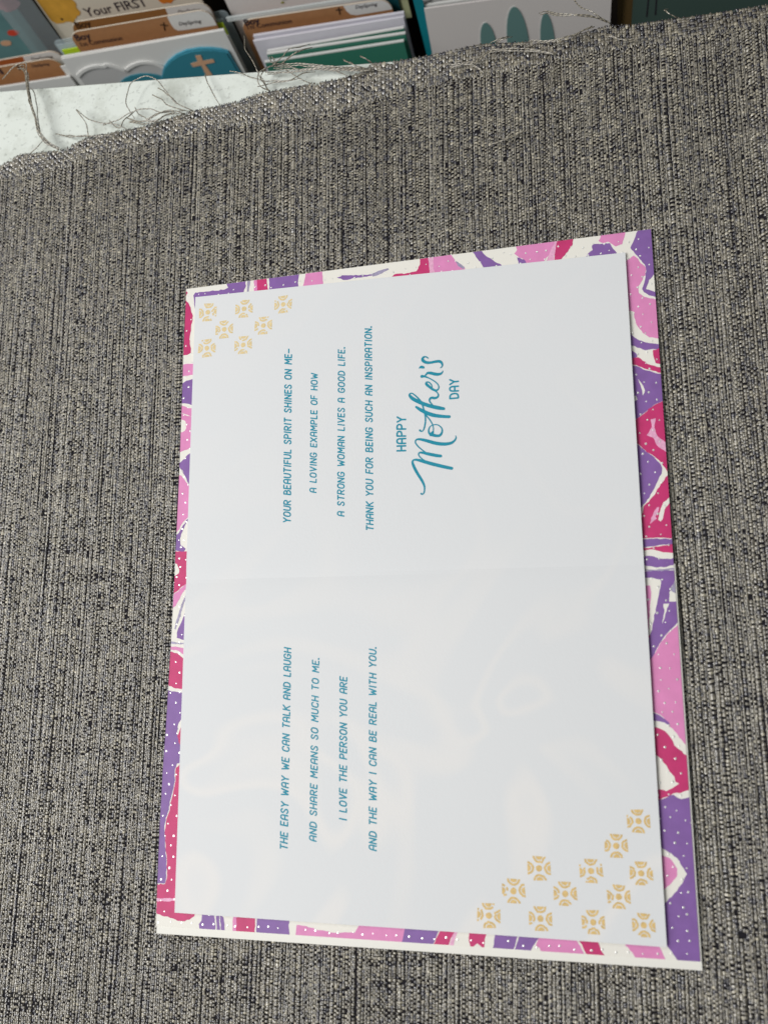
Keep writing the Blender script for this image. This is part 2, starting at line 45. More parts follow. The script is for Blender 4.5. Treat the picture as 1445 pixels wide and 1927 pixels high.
THREADS = [[3,[[-67.4,332.81,0.94],[-72.01,335.33,2.99],[-75.56,340.46,4.78],[-77.85,347.75,5.88],[-81.08,356.06,5.82],[-84.48,366.41,4.44],[-87.59,375.22,2.64],[-90.97,379.47,1.57],[-93.58,380.67,0.94]]],[2,[[-69.54,333.94,0.78],[-75.36,339.78,3.6],[-78.08,348.42,4.95],[-82.13,359.22,4.34],[-86.4,370.31,2.28],[-88.26,376.72,0.78]]],[1,[[-68.6,332.93,0.63],[-74.22,336.79,2.78],[-77.07,347.93,3.98],[-79.91,357.89,2.86],[-83.14,365.43,1.34],[-85.41,368.35,0.63]]],[1,[[-84.89,366.85,3.94],[-83.17,370.76,7.48],[-83.02,375.31,8.92],[-88.75,374.85,8.5],[-94.12,373.84,6.56],[-99.84,373.75,3.94]]],[1,[[-82.46,333.97,0.23],[-78.45,335.53,1.48],[-77.16,338.77,0.23]]],[1,[[-51.71,336.93,0.47],[-53.29,343.18,1.7],[-56.02,347.03,2.35],[-58.41,350.26,2.73],[-52.62,345.48,3.0],[-45.87,341.59,2.74],[-37.05,339.35,1.57],[-31.94,336.54,0.47]]],[2,[[-69.06,341.33,0.23],[-59.97,338.15,1.14],[-50.06,336.15,1.49],[-40.97,335.4,0.86],[-36.78,337.2,0.23]]],[1,[[-0.44,340.2,0.94],[-6.99,343.63,3.34],[-10.94,348.84,4.88],[-15.26,354.14,5.76],[-18.94,357.04,5.99],[-22.67,357.99,5.96],[-28.39,356.5,5.46],[-31.01,352.09,4.49],[-32.03,348.33,3.45],[-31.35,344.77,2.34],[-28.72,341.5,0.94]]],[1,[[-44.95,342.0,0.47],[-36.99,341.88,1.95],[-27.25,344.48,2.99],[-20.04,343.36,2.64],[-14.11,341.55,1.64],[-9.31,341.91,0.47]]],[1,[[-20.83,352.49,0.47],[-14.91,346.76,2.36],[-8.92,342.42,2.96],[-1.13,340.37,0.47]]],[1,[[-18.22,355.27,0.47],[-11.23,348.64,2.62],[-5.52,342.48,2.61],[-0.68,340.29,0.47]]],[2,[[-33.38,343.26,0.31],[-28.03,339.83,1.16],[-22.07,338.76,1.81],[-16.62,340.87,1.97],[-10.63,341.98,1.41],[-4.78,339.79,0.31]]],[2,[[-32.29,340.72,0.31],[-23.99,337.88,1.58],[-17.33,337.29,2.0],[-13.06,339.46,1.71],[-5.73,340.88,0.31]]],[1,[[-28.95,347.12,0.31],[-25.14,341.8,1.58],[-19.24,337.73,1.88],[-13.77,338.69,0.31]]],[1,[[-41.78,343.35,0.39],[-35.57,336.79,2.22],[-32.95,340.86,2.37],[-28.85,346.11,0.39]]],[1,[[4.8,356.9,0.31],[7.44,351.25,1.62],[10.0,345.09,1.83],[12.96,341.2,0.31]]],[1,[[36.39,342.64,1.25],[33.57,347.49,7.1],[30.74,353.78,7.88],[26.4,362.92,5.43],[23.38,373.31,1.25]]],[1,[[16.44,357.34,0.31],[22.18,354.19,1.12],[28.69,350.1,1.8],[34.86,347.37,2.0],[43.99,346.03,1.33],[50.35,346.41,0.31]]],[1,[[36.18,343.28,0.78],[32.8,344.33,3.02],[31.97,347.18,4.29],[33.01,350.11,4.93],[35.93,351.8,4.88],[40.45,353.69,3.54],[45.31,354.31,0.78]]],[1,[[35.25,343.76,0.63],[34.92,346.53,3.13],[33.91,348.86,3.92],[36.2,352.34,3.48],[40.1,355.49,0.63]]],[1,[[30.81,346.55,0.47],[38.45,345.53,2.31],[46.35,344.36,2.99],[52.6,347.48,1.91],[57.08,348.53,0.47]]],[1,[[38.93,355.95,0.94],[45.39,356.15,5.49],[49.62,357.84,5.66],[54.52,362.72,0.94]]],[2,[[41.94,355.34,0.94],[49.8,354.85,5.99],[55.4,360.44,0.94]]],[3,[[37.45,356.15,0.47],[48.39,352.66,2.14],[57.94,349.65,2.95],[69.36,346.73,2.54],[81.73,344.6,0.47]]],[2,[[38.34,354.88,0.47],[52.8,349.48,2.54],[64.58,346.96,2.95],[82.54,343.82,0.47]]],[1,[[42.6,352.94,0.31],[49.3,346.28,2.0],[55.43,343.42,0.31]]],[1,[[56.98,351.81,0.31],[65.09,346.67,2.0],[71.95,343.16,0.31]]],[2,[[70.31,351.02,0.47],[76.0,345.95,2.94],[81.73,344.25,0.47]]],[2,[[77.24,351.61,0.39],[79.88,348.19,2.43],[81.87,347.1,0.39]]],[2,[[36.39,359.92,0.63],[39.33,354.49,3.98],[40.54,355.22,0.63]]],[2,[[34.97,352.09,0.47],[45.92,348.87,2.09],[57.98,347.38,2.99],[70.9,345.16,2.2],[80.93,343.88,0.47]]],[1,[[180.08,344.81,0.94],[174.86,346.02,5.52],[170.03,350.84,5.19],[165.72,359.49,0.94]]],[2,[[178.85,345.38,0.94],[173.15,346.33,4.39],[166.54,347.29,6.0],[159.76,350.29,4.66],[155.4,354.02,2.52],[152.67,355.12,0.94]]],[2,[[173.77,345.39,0.47],[166.09,341.9,2.58],[159.23,340.62,2.92],[147.84,343.97,0.47]]],[1,[[205.23,342.38,0.47],[202.55,342.2,2.85],[201.05,343.93,2.7],[200.37,345.76,1.85],[201.71,347.08,0.47]]],[4,[[115.51,339.1,0.79],[121.03,338.29,1.18],[125.59,338.26,1.45],[129.26,340.1,1.65],[134.68,341.69,1.79],[146.07,339.66,1.58],[158.01,335.97,0.79]]],[2,[[132.04,300.56,0.36],[138.67,302.08,0.69],[147.34,304.61,0.36]]],[2,[[121.83,339.02,0.53],[126.39,335.76,1.2],[129.79,332.54,0.53]]],[2,[[156.18,323.4,0.36],[156.99,327.92,0.7],[157.81,331.96,0.36]]],[2,[[134.14,346.41,0.31],[137.95,346.11,2.0],[141.34,348.33,0.31]]],[3,[[179.39,339.63,0.56],[184.24,336.46,1.38],[190.76,335.13,0.56]]]]
RKB = {"P0":[-135.0,460.0,-86.0],"RX":[0.9995,-0.00292,-0.03147],"RZ":[0.0316,0.0923,0.99523],"RN":[0.0,-0.99573,0.09235]}
RK = {"cloud_a":[[-0.36,-0.27],[103.87,-0.19]],"cloud_b":[[-1.01,-1.13],[102.52,-2.09]],"cloud_env":[[-8.45,-11.24],[102.21,-9.92]],"cloudarc1":[[2.66,-13.96],[6.88,-11.4],[12.1,-9.6],[17.69,-9.12],[23.08,-9.98],[24.29,-9.3],[27.54,-10.82],[30.91,-13.38],[33.76,-15.92]],"cloudarc2":[[33.76,-15.92],[37.43,-13.92],[43.06,-12.27],[47.77,-12.28],[52.4,-13.75],[55.79,-16.38],[57.59,-18.85]],"hill":[[25.98,-23.73],[29.96,-21.52],[34.8,-20.22],[41.09,-20.0],[46.64,-21.17],[51.1,-23.14],[54.03,-25.48]],"arch":[[51.91,-26.36],[57.15,-18.51],[62.28,-14.19],[69.42,-10.4],[76.93,-8.37],[84.71,-8.43],[91.88,-9.79],[97.43,-11.92],[100.67,-14.21],[100.9,-20.72],[101.42,-30.81]],"arch_in":[[52.58,-25.82],[58.9,-17.8],[65.4,-13.38],[71.97,-10.69],[79.02,-9.61],[86.09,-9.83],[92.54,-11.36],[97.45,-13.52],[99.51,-15.08],[99.98,-20.69],[100.18,-29.88]],"cross1":[[80.84,-12.14],[84.29,-12.47],[83.67,-16.81],[90.16,-16.95],[90.09,-19.39],[83.7,-19.69],[84.73,-28.72],[80.71,-28.73],[81.25,-20.0],[75.89,-20.12],[75.49,-17.38],[80.39,-16.77]],"tab1":[[7.69,7.86],[96.91,6.8]],"tab1w":[[70.99,7.52],[70.78,4.18],[70.75,0.76],[71.25,-2.28],[72.75,-3.92],[76.48,-4.32],[94.38,-4.89]],"tab1boy":[[9.98,1.43],[19.88,1.39]],"tab1com":[[10.57,-2.98],[37.48,-3.54]],"tab1cross":[[65.24,-2.19],[67.01,2.98]],"tab1logo":[[75.23,-0.45],[88.95,-1.24]],"tab2":[[8.23,9.13],[95.26,6.34]],"tab2w":[[69.34,7.08],[68.99,3.03],[69.18,-1.97],[71.75,-4.83],[93.85,-6.46]],"tab2boy":[[11.28,4.43],[21.14,4.35]],"tab2logo":[[75.44,2.15],[88.92,1.3]],"green":[[-4.89,-5.73],[99.31,-6.74]],"sleeve1a":[[-7.07,-2.63],[99.85,-5.18]],"sleeve1b":[[-11.22,-4.08],[101.91,-4.37]],"first":[[-9.09,19.93],[-4.77,-7.88],[88.9,-2.54]],"firstflower":[[0.45,11.89]],"flowersize":[[-11.97,14.55],[13.36,9.13]],"flower2":[[67.85,3.95],[61.33,5.35]],"firsttext":[[15.13,2.26],[55.15,2.01]],"firstdot":[[-0.64,4.02]],"left_card":[[-52.45,-14.55],[-4.27,-15.86]],"left_card2":[[-54.18,-16.3],[-6.32,-18.04]],"ltab1":[[-48.25,-6.72],[-9.71,-7.73]],"ltab1logo":[[-28.52,-11.66],[-16.75,-12.24]],"ltab1cross":[[-37.72,-12.1],[-36.38,-8.31]],"ltab1n":[[-54.06,-12.4],[-49.13,-12.54]],"ltab2":[[-50.06,-7.89],[-9.55,-8.06]],"ltab2w":[[-33.84,-8.25],[-34.91,-11.69]],"ltab2logo":[[-29.88,-12.35],[-15.46,-12.91]],"teal":[[-26.0,18.67],[-23.15,-15.41]],"spot1":[[-36.96,0.0],[-40.72,0.8]],"spot2":[[-46.31,-6.34],[-50.12,-5.53]],"mauve":[[-27.56,21.45],[-35.81,23.22]],"lsleeve":[[-10.05,23.09],[-13.44,-7.83]],"grn_a":[[123.18,-19.65],[204.82,-19.23]],"grn_b":[[123.16,-19.15],[205.41,-20.96]],"grn_c":[[120.8,-22.48],[203.93,-23.78]],"env1":[[116.41,-13.24],[205.46,-14.59]],"env2":[[116.52,-12.5],[205.75,-14.38]],"tab3":[[110.3,-5.81],[198.97,-8.78]],"tab3w":[[171.88,-6.19],[172.1,-8.8],[172.78,-12.01],[174.56,-14.8],[177.94,-15.93],[197.0,-16.16]],"tab3boy":[[112.44,-9.68],[121.69,-9.85]],"tab3com":[[112.86,-12.69],[139.77,-13.48]],"tab3cross":[[168.56,-13.36],[169.05,-8.87]],"tab3logo":[[178.34,-11.33],[191.1,-11.69]],"rail":[[102.32,-4.72],[164.2,-6.29]],"rail2":[[102.28,-6.45],[163.76,-7.75]],"upper":[[103.77,-0.29],[104.13,-10.57],[189.42,-18.62]],"dteal":[[194.35,-12.79],[202.11,-20.43]],"pale":[[199.03,-24.71],[208.66,-24.71],[200.09,-28.97]],"stripe":[[213.18,-4.03],[213.02,-42.69],[218.05,-5.08],[218.03,-43.38]],"arch_card":[[218.31,-9.39],[319.24,-24.77]],"arch_top2":[[218.31,-9.39],[236.58,-10.2]],"edge1":[[217.61,-10.57],[236.41,-11.3]],"edge2":[[216.98,-11.08],[223.25,-11.43]],"oval0":[[252.0,-25.17],[245.05,-42.27],[254.44,-44.26]],"oval1":[[269.18,-17.38],[259.88,-45.41],[272.96,-48.19]],"oval2":[[284.54,-25.18],[278.63,-49.39],[287.25,-51.22]],"brown":[[322.44,-33.32],[333.22,-35.63]],"dark":[[333.04,-32.64],[333.39,-45.99]],"dash1":[[338.69,-33.46],[338.1,-45.69]],"dash2":[[342.95,-34.37],[342.88,-45.36]]}
# ------------------------------------------------------------------ materials
def lin(c):
    return tuple(((v/255)/12.92 if v/255 <= 0.04045 else ((v/255+0.055)/1.055)**2.4) for v in c) + (1,)
def mat(name, rgb, rough=0.6, spec=0.4, metal=0.0, bump=0.0, bscale=900, vary=0.0, vscale=60):
    m = bpy.data.materials.new(name); m.use_nodes = True
    nt = m.node_tree; b = nt.nodes['Principled BSDF']
    c = lin(rgb)
    b.inputs['Base Color'].default_value = c; b.inputs['Roughness'].default_value = rough
    b.inputs['Specular IOR Level'].default_value = spec; b.inputs['Metallic'].default_value = metal
    tc = nt.nodes.new('ShaderNodeNewGeometry')
    if vary:
        n = nt.nodes.new('ShaderNodeTexNoise'); n.inputs['Scale'].default_value = vscale; n.inputs['Detail'].default_value = 5
        mp = nt.nodes.new('ShaderNodeMapRange'); mp.inputs[1].default_value = 0.3; mp.inputs[2].default_value = 0.7
        mp.inputs[3].default_value = 1-vary; mp.inputs[4].default_value = 1+vary*0.6
        mx = nt.nodes.new('ShaderNodeVectorMath'); mx.operation = 'SCALE'; mx.inputs[0].default_value = c[:3]
        nt.links.new(tc.outputs['Position'], n.inputs['Vector']); nt.links.new(n.outputs['Fac'], mp.inputs[0])
        nt.links.new(mp.outputs[0], mx.inputs['Scale']); nt.links.new(mx.outputs[0], b.inputs['Base Color'])
    if bump:
        n2 = nt.nodes.new('ShaderNodeTexNoise'); n2.inputs['Scale'].default_value = bscale; n2.inputs['Detail'].default_value = 3
        bp = nt.nodes.new('ShaderNodeBump'); bp.inputs['Strength'].default_value = bump; bp.inputs['Distance'].default_value = 0.0002
        nt.links.new(tc.outputs['Position'], n2.inputs['Vector']); nt.links.new(n2.outputs['Fac'], bp.inputs['Height'])
        nt.links.new(bp.outputs[0], b.inputs['Normal'])
    return m
MAT = {
 'paper': mat('printed_paper', (243, 240, 232), 0.5, 0.35, bump=0.12, bscale=1500),
 'magenta': mat('magenta_ink', (206, 50, 116), 0.5, 0.4, vary=0.10, vscale=220, bump=0.12, bscale=1500),
 'pink': mat('pink_ink', (230, 142, 196), 0.5, 0.4, vary=0.07, vscale=200, bump=0.12, bscale=1500),
 'purple': mat('purple_ink', (136, 97, 169), 0.5, 0.4, vary=0.09, vscale=240, bump=0.12, bscale=1500),
 'palepink': mat('pale_pink_ink', (240, 178, 212), 0.45, 0.4, vary=0.18, vscale=900),
 'lilac': mat('lilac_ink', (168, 160, 190), 0.45, 0.4, vary=0.25, vscale=900),
 'foil': mat('silver_foil', (235, 235, 232), 0.3, 0.5, metal=0.6),
 'teal_ink': mat('teal_ink', (22, 146, 172), 0.5, 0.3, vary=0.08, vscale=500),
 'gold': mat('gold_ink', (228, 194, 126), 0.42, 0.5, metal=0.0, vary=0.18, vscale=900),
 'gold_pale': mat('pale_gold_ink', (236, 212, 158), 0.42, 0.5, metal=0.0, vary=0.15, vscale=900),
 'cover': mat('cover_board', (243, 241, 234), 0.5, 0.35, bump=0.1, bscale=1200),
 'kraft': mat('kraft_board', (168, 120, 80), 0.6, 0.35, vary=0.06, vscale=300),
 'kraft_dark': mat('dark_kraft_board', (150, 104, 58), 0.6, 0.35, vary=0.06, vscale=300),
 'orange_board': mat('orange_board', (170, 92, 45), 0.6, 0.35),
 'white_card': mat('white_card', (218, 218, 216), 0.55, 0.35, bump=0.1),
 'lilac_white': mat('envelope_white', (216, 214, 224), 0.55, 0.3, bump=0.1),
 'cloud_grey': mat('cloud_grey_paper', (186, 186, 186), 0.55, 0.3),
 'grey_card': mat('pearl_grey_card', (222, 216, 214), 0.5, 0.4),
 'cream_card': mat('cream_card', (214, 206, 190), 0.6, 0.3),
 'teal_card': mat('teal_card', (52, 128, 146), 0.5, 0.4),
 'teal_rim': mat('teal_rim', (72, 152, 176), 0.5, 0.4),
 'peach': mat('peach_print', (206, 164, 132), 0.5, 0.3),
 'dark_green': mat('dark_green_card', (52, 122, 102), 0.5, 0.4),
 'oval_teal': mat('dusty_teal_print', (104, 140, 138), 0.5, 0.4),
 'bright_teal': mat('bright_teal_board', (10, 128, 142), 0.5, 0.4),
 'dusk_teal': mat('dusk_teal_board', (68, 88, 82), 0.55, 0.35),
 'deep_teal': mat('deep_teal_board', (16, 76, 84), 0.55, 0.35),
 'muted_teal': mat('muted_teal_card', (96, 136, 138), 0.55, 0.35, vary=0.2, vscale=40),
 'red': mat('red_print', (200, 70, 50), 0.5, 0.3),
 'mauve': mat('mauve_print', (176, 130, 136), 0.5, 0.3, vary=0.2, vscale=60),
 'yellow': mat('yellow_print', (214, 160, 62), 0.5, 0.3, vary=0.2, vscale=120),
 'orange': mat('orange_print', (212, 122, 40), 0.5, 0.3, vary=0.15, vscale=120),
 'ink_dark': mat('dark_ink', (40, 28, 42), 0.5, 0.3),
 'ink_brown': mat('brown_ink', (62, 40, 26), 0.5, 0.3),
 'chartreuse': mat('chartreuse_board', (182, 212, 40), 0.5, 0.4),
 'pale_green': mat('pale_green_card', (196, 200, 158), 0.5, 0.3),
 'navy_card': mat('navy_card', (44, 84, 104), 0.5, 0.4),
 'brown_board': mat('brown_board', (96, 76, 44), 0.6, 0.3),
 'rack': mat('rack_metal', (40, 34, 28), 0.6, 0.3),
 'smudge': mat('grey_floral_print', (168, 168, 170), 0.5, 0.3, vary=0.35, vscale=160),
 'olive': mat('olive_print', (150, 146, 70), 0.5, 0.3),
}
def clear_mat(name, rgb, alpha):
    m = bpy.data.materials.new(name); m.use_nodes = True; nt = m.node_tree
    b = nt.nodes['Principled BSDF']; b.inputs['Base Color'].default_value = lin(rgb); b.inputs['Roughness'].default_value = 0.2
    b.inputs['Alpha'].default_value = alpha; b.inputs['Specular IOR Level'].default_value = 0.6
    return m
MAT['clear'] = clear_mat('clear_plastic', (200, 216, 224), 0.38)
MAT['dim_clear'] = clear_mat('dim_clear_plastic', (170, 180, 184), 0.26)
MAT['faint_clear'] = clear_mat('faint_clear_plastic', (215, 225, 230), 0.10)
MAT['clear_rail'] = clear_mat('clear_acrylic', (225, 232, 232), 0.55)
def insert_mat():
    m = bpy.data.materials.new('insert_paper'); m.use_nodes = True; nt = m.node_tree; N = nt.nodes.new; Lk = nt.links.new
    b = nt.nodes['Principled BSDF']; b.inputs['Roughness'].default_value = 0.55; b.inputs['Specular IOR Level'].default_value = 0.35
    g = N('ShaderNodeNewGeometry')
    # faint show-through of the marbled sheet underneath: thin swirling lines
    w = N('ShaderNodeTexNoise'); w.inputs['Scale'].default_value = 9; w.inputs['Detail'].default_value = 2; w.inputs['Distortion'].default_value = 1.6
    s1 = N('ShaderNodeMath'); s1.operation = 'MULTIPLY'; s1.inputs[1].default_value = 6.0
    s2 = N('ShaderNodeMath'); s2.operation = 'PINGPONG'; s2.inputs[1].default_value = 0.5
    mr = N('ShaderNodeMapRange'); mr.interpolation_type = 'SMOOTHSTEP'; mr.inputs[1].default_value = 0.22; mr.inputs[2].default_value = 0.5
    mr.inputs[3].default_value = 0; mr.inputs[4].default_value = 1
    sep = N('ShaderNodeSeparateXYZ'); mask = N('ShaderNodeMapRange'); mask.inputs[1].default_value = 0.15; mask.inputs[2].default_value = 0.05
    mask.inputs[3].default_value = 0.15; mask.inputs[4].default_value = 1.0
    mu = N('ShaderNodeMath'); mu.operation = 'MULTIPLY'
    mix = N('ShaderNodeMix'); mix.data_type = 'RGBA'
    mix.inputs[6].default_value = lin((230, 232, 235)); mix.inputs[7].default_value = lin((237, 236, 236))
    Lk(g.outputs['Position'], w.inputs['Vector']); Lk(w.outputs['Fac'], s1.inputs[0]); Lk(s1.outputs[0], s2.inputs[0]); Lk(s2.outputs[0], mr.inputs[0])
    Lk(g.outputs['Position'], sep.inputs[0]); Lk(sep.outputs['Y'], mask.inputs[0]); Lk(mr.outputs[0], mu.inputs[0]); Lk(mask.outputs[0], mu.inputs[1])
    Lk(mu.outputs[0], mix.inputs[0]); Lk(mix.outputs[2], b.inputs['Base Color'])
    n2 = N('ShaderNodeTexNoise'); n2.inputs['Scale'].default_value = 1100; n2.inputs['Detail'].default_value = 3
    bp = N('ShaderNodeBump'); bp.inputs['Strength'].default_value = 0.22; bp.inputs['Distance'].default_value = 0.0002
    Lk(g.outputs['Position'], n2.inputs['Vector']); Lk(n2.outputs['Fac'], bp.inputs['Height']); Lk(bp.outputs[0], b.inputs['Normal'])
    return m
MAT['insert'] = insert_mat()
def yarn_mat(name, attr):
    m = bpy.data.materials.new(name); m.use_nodes = True; nt = m.node_tree; N = nt.nodes.new; Lk = nt.links.new
    b = nt.nodes['Principled BSDF']; b.inputs['Roughness'].default_value = 0.30; b.inputs['Specular IOR Level'].default_value = 1.0; b.inputs['IOR'].default_value = 1.75
    b.inputs['Sheen Weight'].default_value = 0.0; b.inputs['Sheen Roughness'].default_value = 0.4
    a = N('ShaderNodeAttribute'); a.attribute_name = attr
    g = N('ShaderNodeNewGeometry'); n = N('ShaderNodeTexNoise'); n.inputs['Scale'].default_value = 2600; n.inputs['Detail'].default_value = 2
    mr = N('ShaderNodeMapRange'); mr.inputs[1].default_value = 0.3; mr.inputs[2].default_value = 0.7; mr.inputs[3].default_value = 0.72; mr.inputs[4].default_value = 1.22
    vm = N('ShaderNodeVectorMath'); vm.operation = 'SCALE'
    Lk(g.outputs['Position'], n.inputs['Vector']); Lk(n.outputs['Fac'], mr.inputs[0]); Lk(a.outputs['Color'], vm.inputs[0]); Lk(mr.outputs[0], vm.inputs['Scale'])
    Lk(vm.outputs[0], b.inputs['Base Color'])
    bp = N('ShaderNodeBump'); bp.inputs['Strength'].default_value = 0.5; bp.inputs['Distance'].default_value = 0.0002
    Lk(n.outputs['Fac'], bp.inputs['Height']); Lk(bp.outputs[0], b.inputs['Normal'])
    return m
MAT['yarn'] = yarn_mat('woven_yarn', 'yarn')
MAT['backing'] = mat('navy_yarn_backing', (32, 30, 36), 0.8, 0.2)
def shelf_mat():
    m = bpy.data.materials.new('scuffed_white_laminate'); m.use_nodes = True; nt = m.node_tree; N = nt.nodes.new; Lk = nt.links.new
    b = nt.nodes['Principled BSDF']; b.inputs['Roughness'].default_value = 0.45
    g = N('ShaderNodeNewGeometry'); n = N('ShaderNodeTexNoise'); n.inputs['Scale'].default_value = 55; n.inputs['Detail'].default_value = 8; n.inputs['Roughness'].default_value = 0.7
    cr = N('ShaderNodeValToRGB'); e = cr.color_ramp.elements
    e[0].position = 0.30; e[0].color = lin((198, 203, 194)); e[1].position = 0.52; e[1].color = lin((228, 234, 228))
    n2 = N('ShaderNodeTexNoise'); n2.inputs['Scale'].default_value = 420; n2.inputs['Detail'].default_value = 4
    mr = N('ShaderNodeMapRange'); mr.inputs[1].default_value = 0.36; mr.inputs[2].default_value = 0.40; mr.inputs[3].default_value = 0.82; mr.inputs[4].default_value = 1
    vm = N('ShaderNodeVectorMath'); vm.operation = 'SCALE'
    Lk(g.outputs['Position'], n.inputs['Vector']); Lk(n.outputs['Fac'], cr.inputs[0]); Lk(g.outputs['Position'], n2.inputs['Vector']); Lk(n2.outputs['Fac'], mr.inputs[0])
    Lk(cr.outputs[0], vm.inputs[0]); Lk(mr.outputs[0], vm.inputs['Scale']); Lk(vm.outputs[0], b.inputs['Base Color'])
    return m
MAT['shelf'] = shelf_mat()
# ------------------------------------------------------------------ object helpers
def mesh_obj(name, verts, faces, material, parent=None, smooth=False, origin=None):
    """verts in world mm; the object's origin is 'origin' (mm) or its parent's"""
    me = bpy.data.meshes.new(name)
    o = bpy.data.objects.new(name, me); COL.objects.link(o)
    org = Vector(origin) if origin is not None else Vector((0, 0, 0))
    base = org
    if parent is not None:
        o.parent = parent; base = Vector(parent['_base'])
    o['_base'] = tuple(base)
    if parent is None: o.location = org*MM
    me.from_pydata([((v[0]-base[0])*MM, (v[1]-base[1])*MM, (v[2]-base[2])*MM) for v in verts], [], faces)
    me.materials.append(MAT[material])
    if smooth: me.polygons.foreach_set('use_smooth', [True]*len(me.polygons))
    me.update()
    return o
def thing(name, label, cat, base, group=None):
    o = bpy.data.objects.new(name, None); COL.objects.link(o); o.empty_display_size = 0.01
    o.location = P(*base); o['_base'] = tuple(float(v) for v in base); tag(o, label, cat, group); return o
def tag(o, label, cat=None, group=None):
    o['label'] = label
    if cat: o['category'] = cat
    if group: o['group'] = group
    return o
def tess(poly):
    """triangulate a 2D polygon -> list of index triples into poly"""
    return [tuple(t) for t in geometry.tessellate_polygon([[Vector((p[0], p[1], 0)) for p in poly]])]
class MB:
    def __init__(s): s.v = []; s.f = []
    def add(s, verts, faces):
        k = len(s.v); s.v += [tuple(v) for v in verts]; s.f += [tuple(i+k for i in f) for f in faces]
def crom(pts, step):
    """Catmull-Rom resample of points with any number of components"""
    p = [np.array(q, float) for q in pts]
    if len(p) < 3:
        n = max(1, int(np.linalg.norm((p[1]-p[0])[:2])/step)); return [p[0]+(p[1]-p[0])*i/n for i in range(n+1)]
    e = [2*p[0]-p[1]] + p + [2*p[-1]-p[-2]]; out = []
    for i in range(1, len(e)-2):
        a, b, c, d = e[i-1:i+3]; n = max(2, int(np.linalg.norm((c-b)[:2])/step))
        for k in range(n):
            t = k/n; out.append(0.5*(2*b+(c-a)*t+(2*a-5*b+4*c-d)*t*t+(3*b-a-3*c+d)*t**3))
    out.append(p[-1]); return out
def ribbon(path, w):
    """flat ribbon with round ends along 2D path; w a list of widths -> verts2d, faces"""
    n = len(path); V = []; F = []
    nm = []
    for i in range(n):
        d = np.array(path[min(i+1, n-1)][:2]) - np.array(path[max(i-1, 0)][:2]); L = np.linalg.norm(d) or 1
        nm.append(np.array((-d[1], d[0]))/L)
    for i in range(n):
        c = np.array(path[i][:2]); V.append(c+nm[i]*w[i]/2); V.append(c-nm[i]*w[i]/2)
    for i in range(n-1): F.append((2*i, 2*i+1, 2*i+3, 2*i+2))
    for end, sgn in ((0, 1), (n-1, -1)):
        c = np.array(path[end][:2]); nv = nm[end]*w[end]/2; tv = np.array((nv[1], -nv[0]))*(-sgn)
        ids = [2*end]
        for k in range(1, 5):
            a = math.pi*k/5; V.append(c+nv*math.cos(a)+tv*math.sin(a)); ids.append(len(V)-1)
        ids.append(2*end+1); F.append(tuple(ids if sgn > 0 else ids[::-1]))
    return V, F
# ================================================================== the shelf that carries everything
(sx0, sy0), (sx1, sy1) = SHELF
sl = (sy1-sy0)/(sx1-sx0)
def shelf_edge(x): return sy0 + sl*(x-sx0)
XL, XR, YF = -420.0, 460.0, -260.0
top, bot = -2.6, -26.0
vs = [(XL, YF, top), (XR, YF, top), (XR, shelf_edge(XR)-1.2, top), (XL, shelf_edge(XL)-1.2, top),
      (XR, shelf_edge(XR), top-1.2), (XL, shelf_edge(XL), top-1.2), (XR, shelf_edge(XR), bot), (XL, shelf_edge(XL), bot), (XR, YF, bot), (XL, YF, bot)]
sh = mesh_obj('shelf', vs, [(0, 1, 2, 3), (3, 2, 4, 5), (5, 4, 6, 7), (9, 7, 6, 8), (0, 9, 8, 1), (1, 8, 6, 4, 2), (0, 3, 5, 7, 9)], 'shelf', origin=(0, 180, bot))
sh['kind'] = 'structure'; tag(sh, 'scuffed white shelf edge showing beyond the frayed grey cloth')
# ================================================================== the woven cloth
EX = np.array([e[0] for e in EDGE]); EY = np.array([e[1] for e in EDGE])
SX = np.array([e[0] for e in SEAM]); SY = np.array([e[1] for e in SEAM])
def edge_y(x): return np.interp(x, EX, EY)
def seam_y(x): return np.interp(x, SX, SY)
def zcloth(x, y):
    z = -1.35 + 0.25*np.sin(x*0.021+1.0)*np.cos(y*0.017) + 0.12*np.sin(x*0.05+y*0.033)
    # soft roll along the frayed edge, a small sag where it overhangs the shelf
    d = y - seam_y(x)
    z = z + 0.2*np.exp(-((d+2)/5.0)**2)
    z = z + np.where(y > sy0+sl*(x-sx0)-2, -0.045*np.maximum(0, y-(sy0+sl*(x-sx0)-2))**1.5, 0)
    return z
cloth = thing('woven_cloth', 'grey and navy woven cloth with a raw frayed edge lying on the shelf', 'cloth', (60, 150, -2.0))
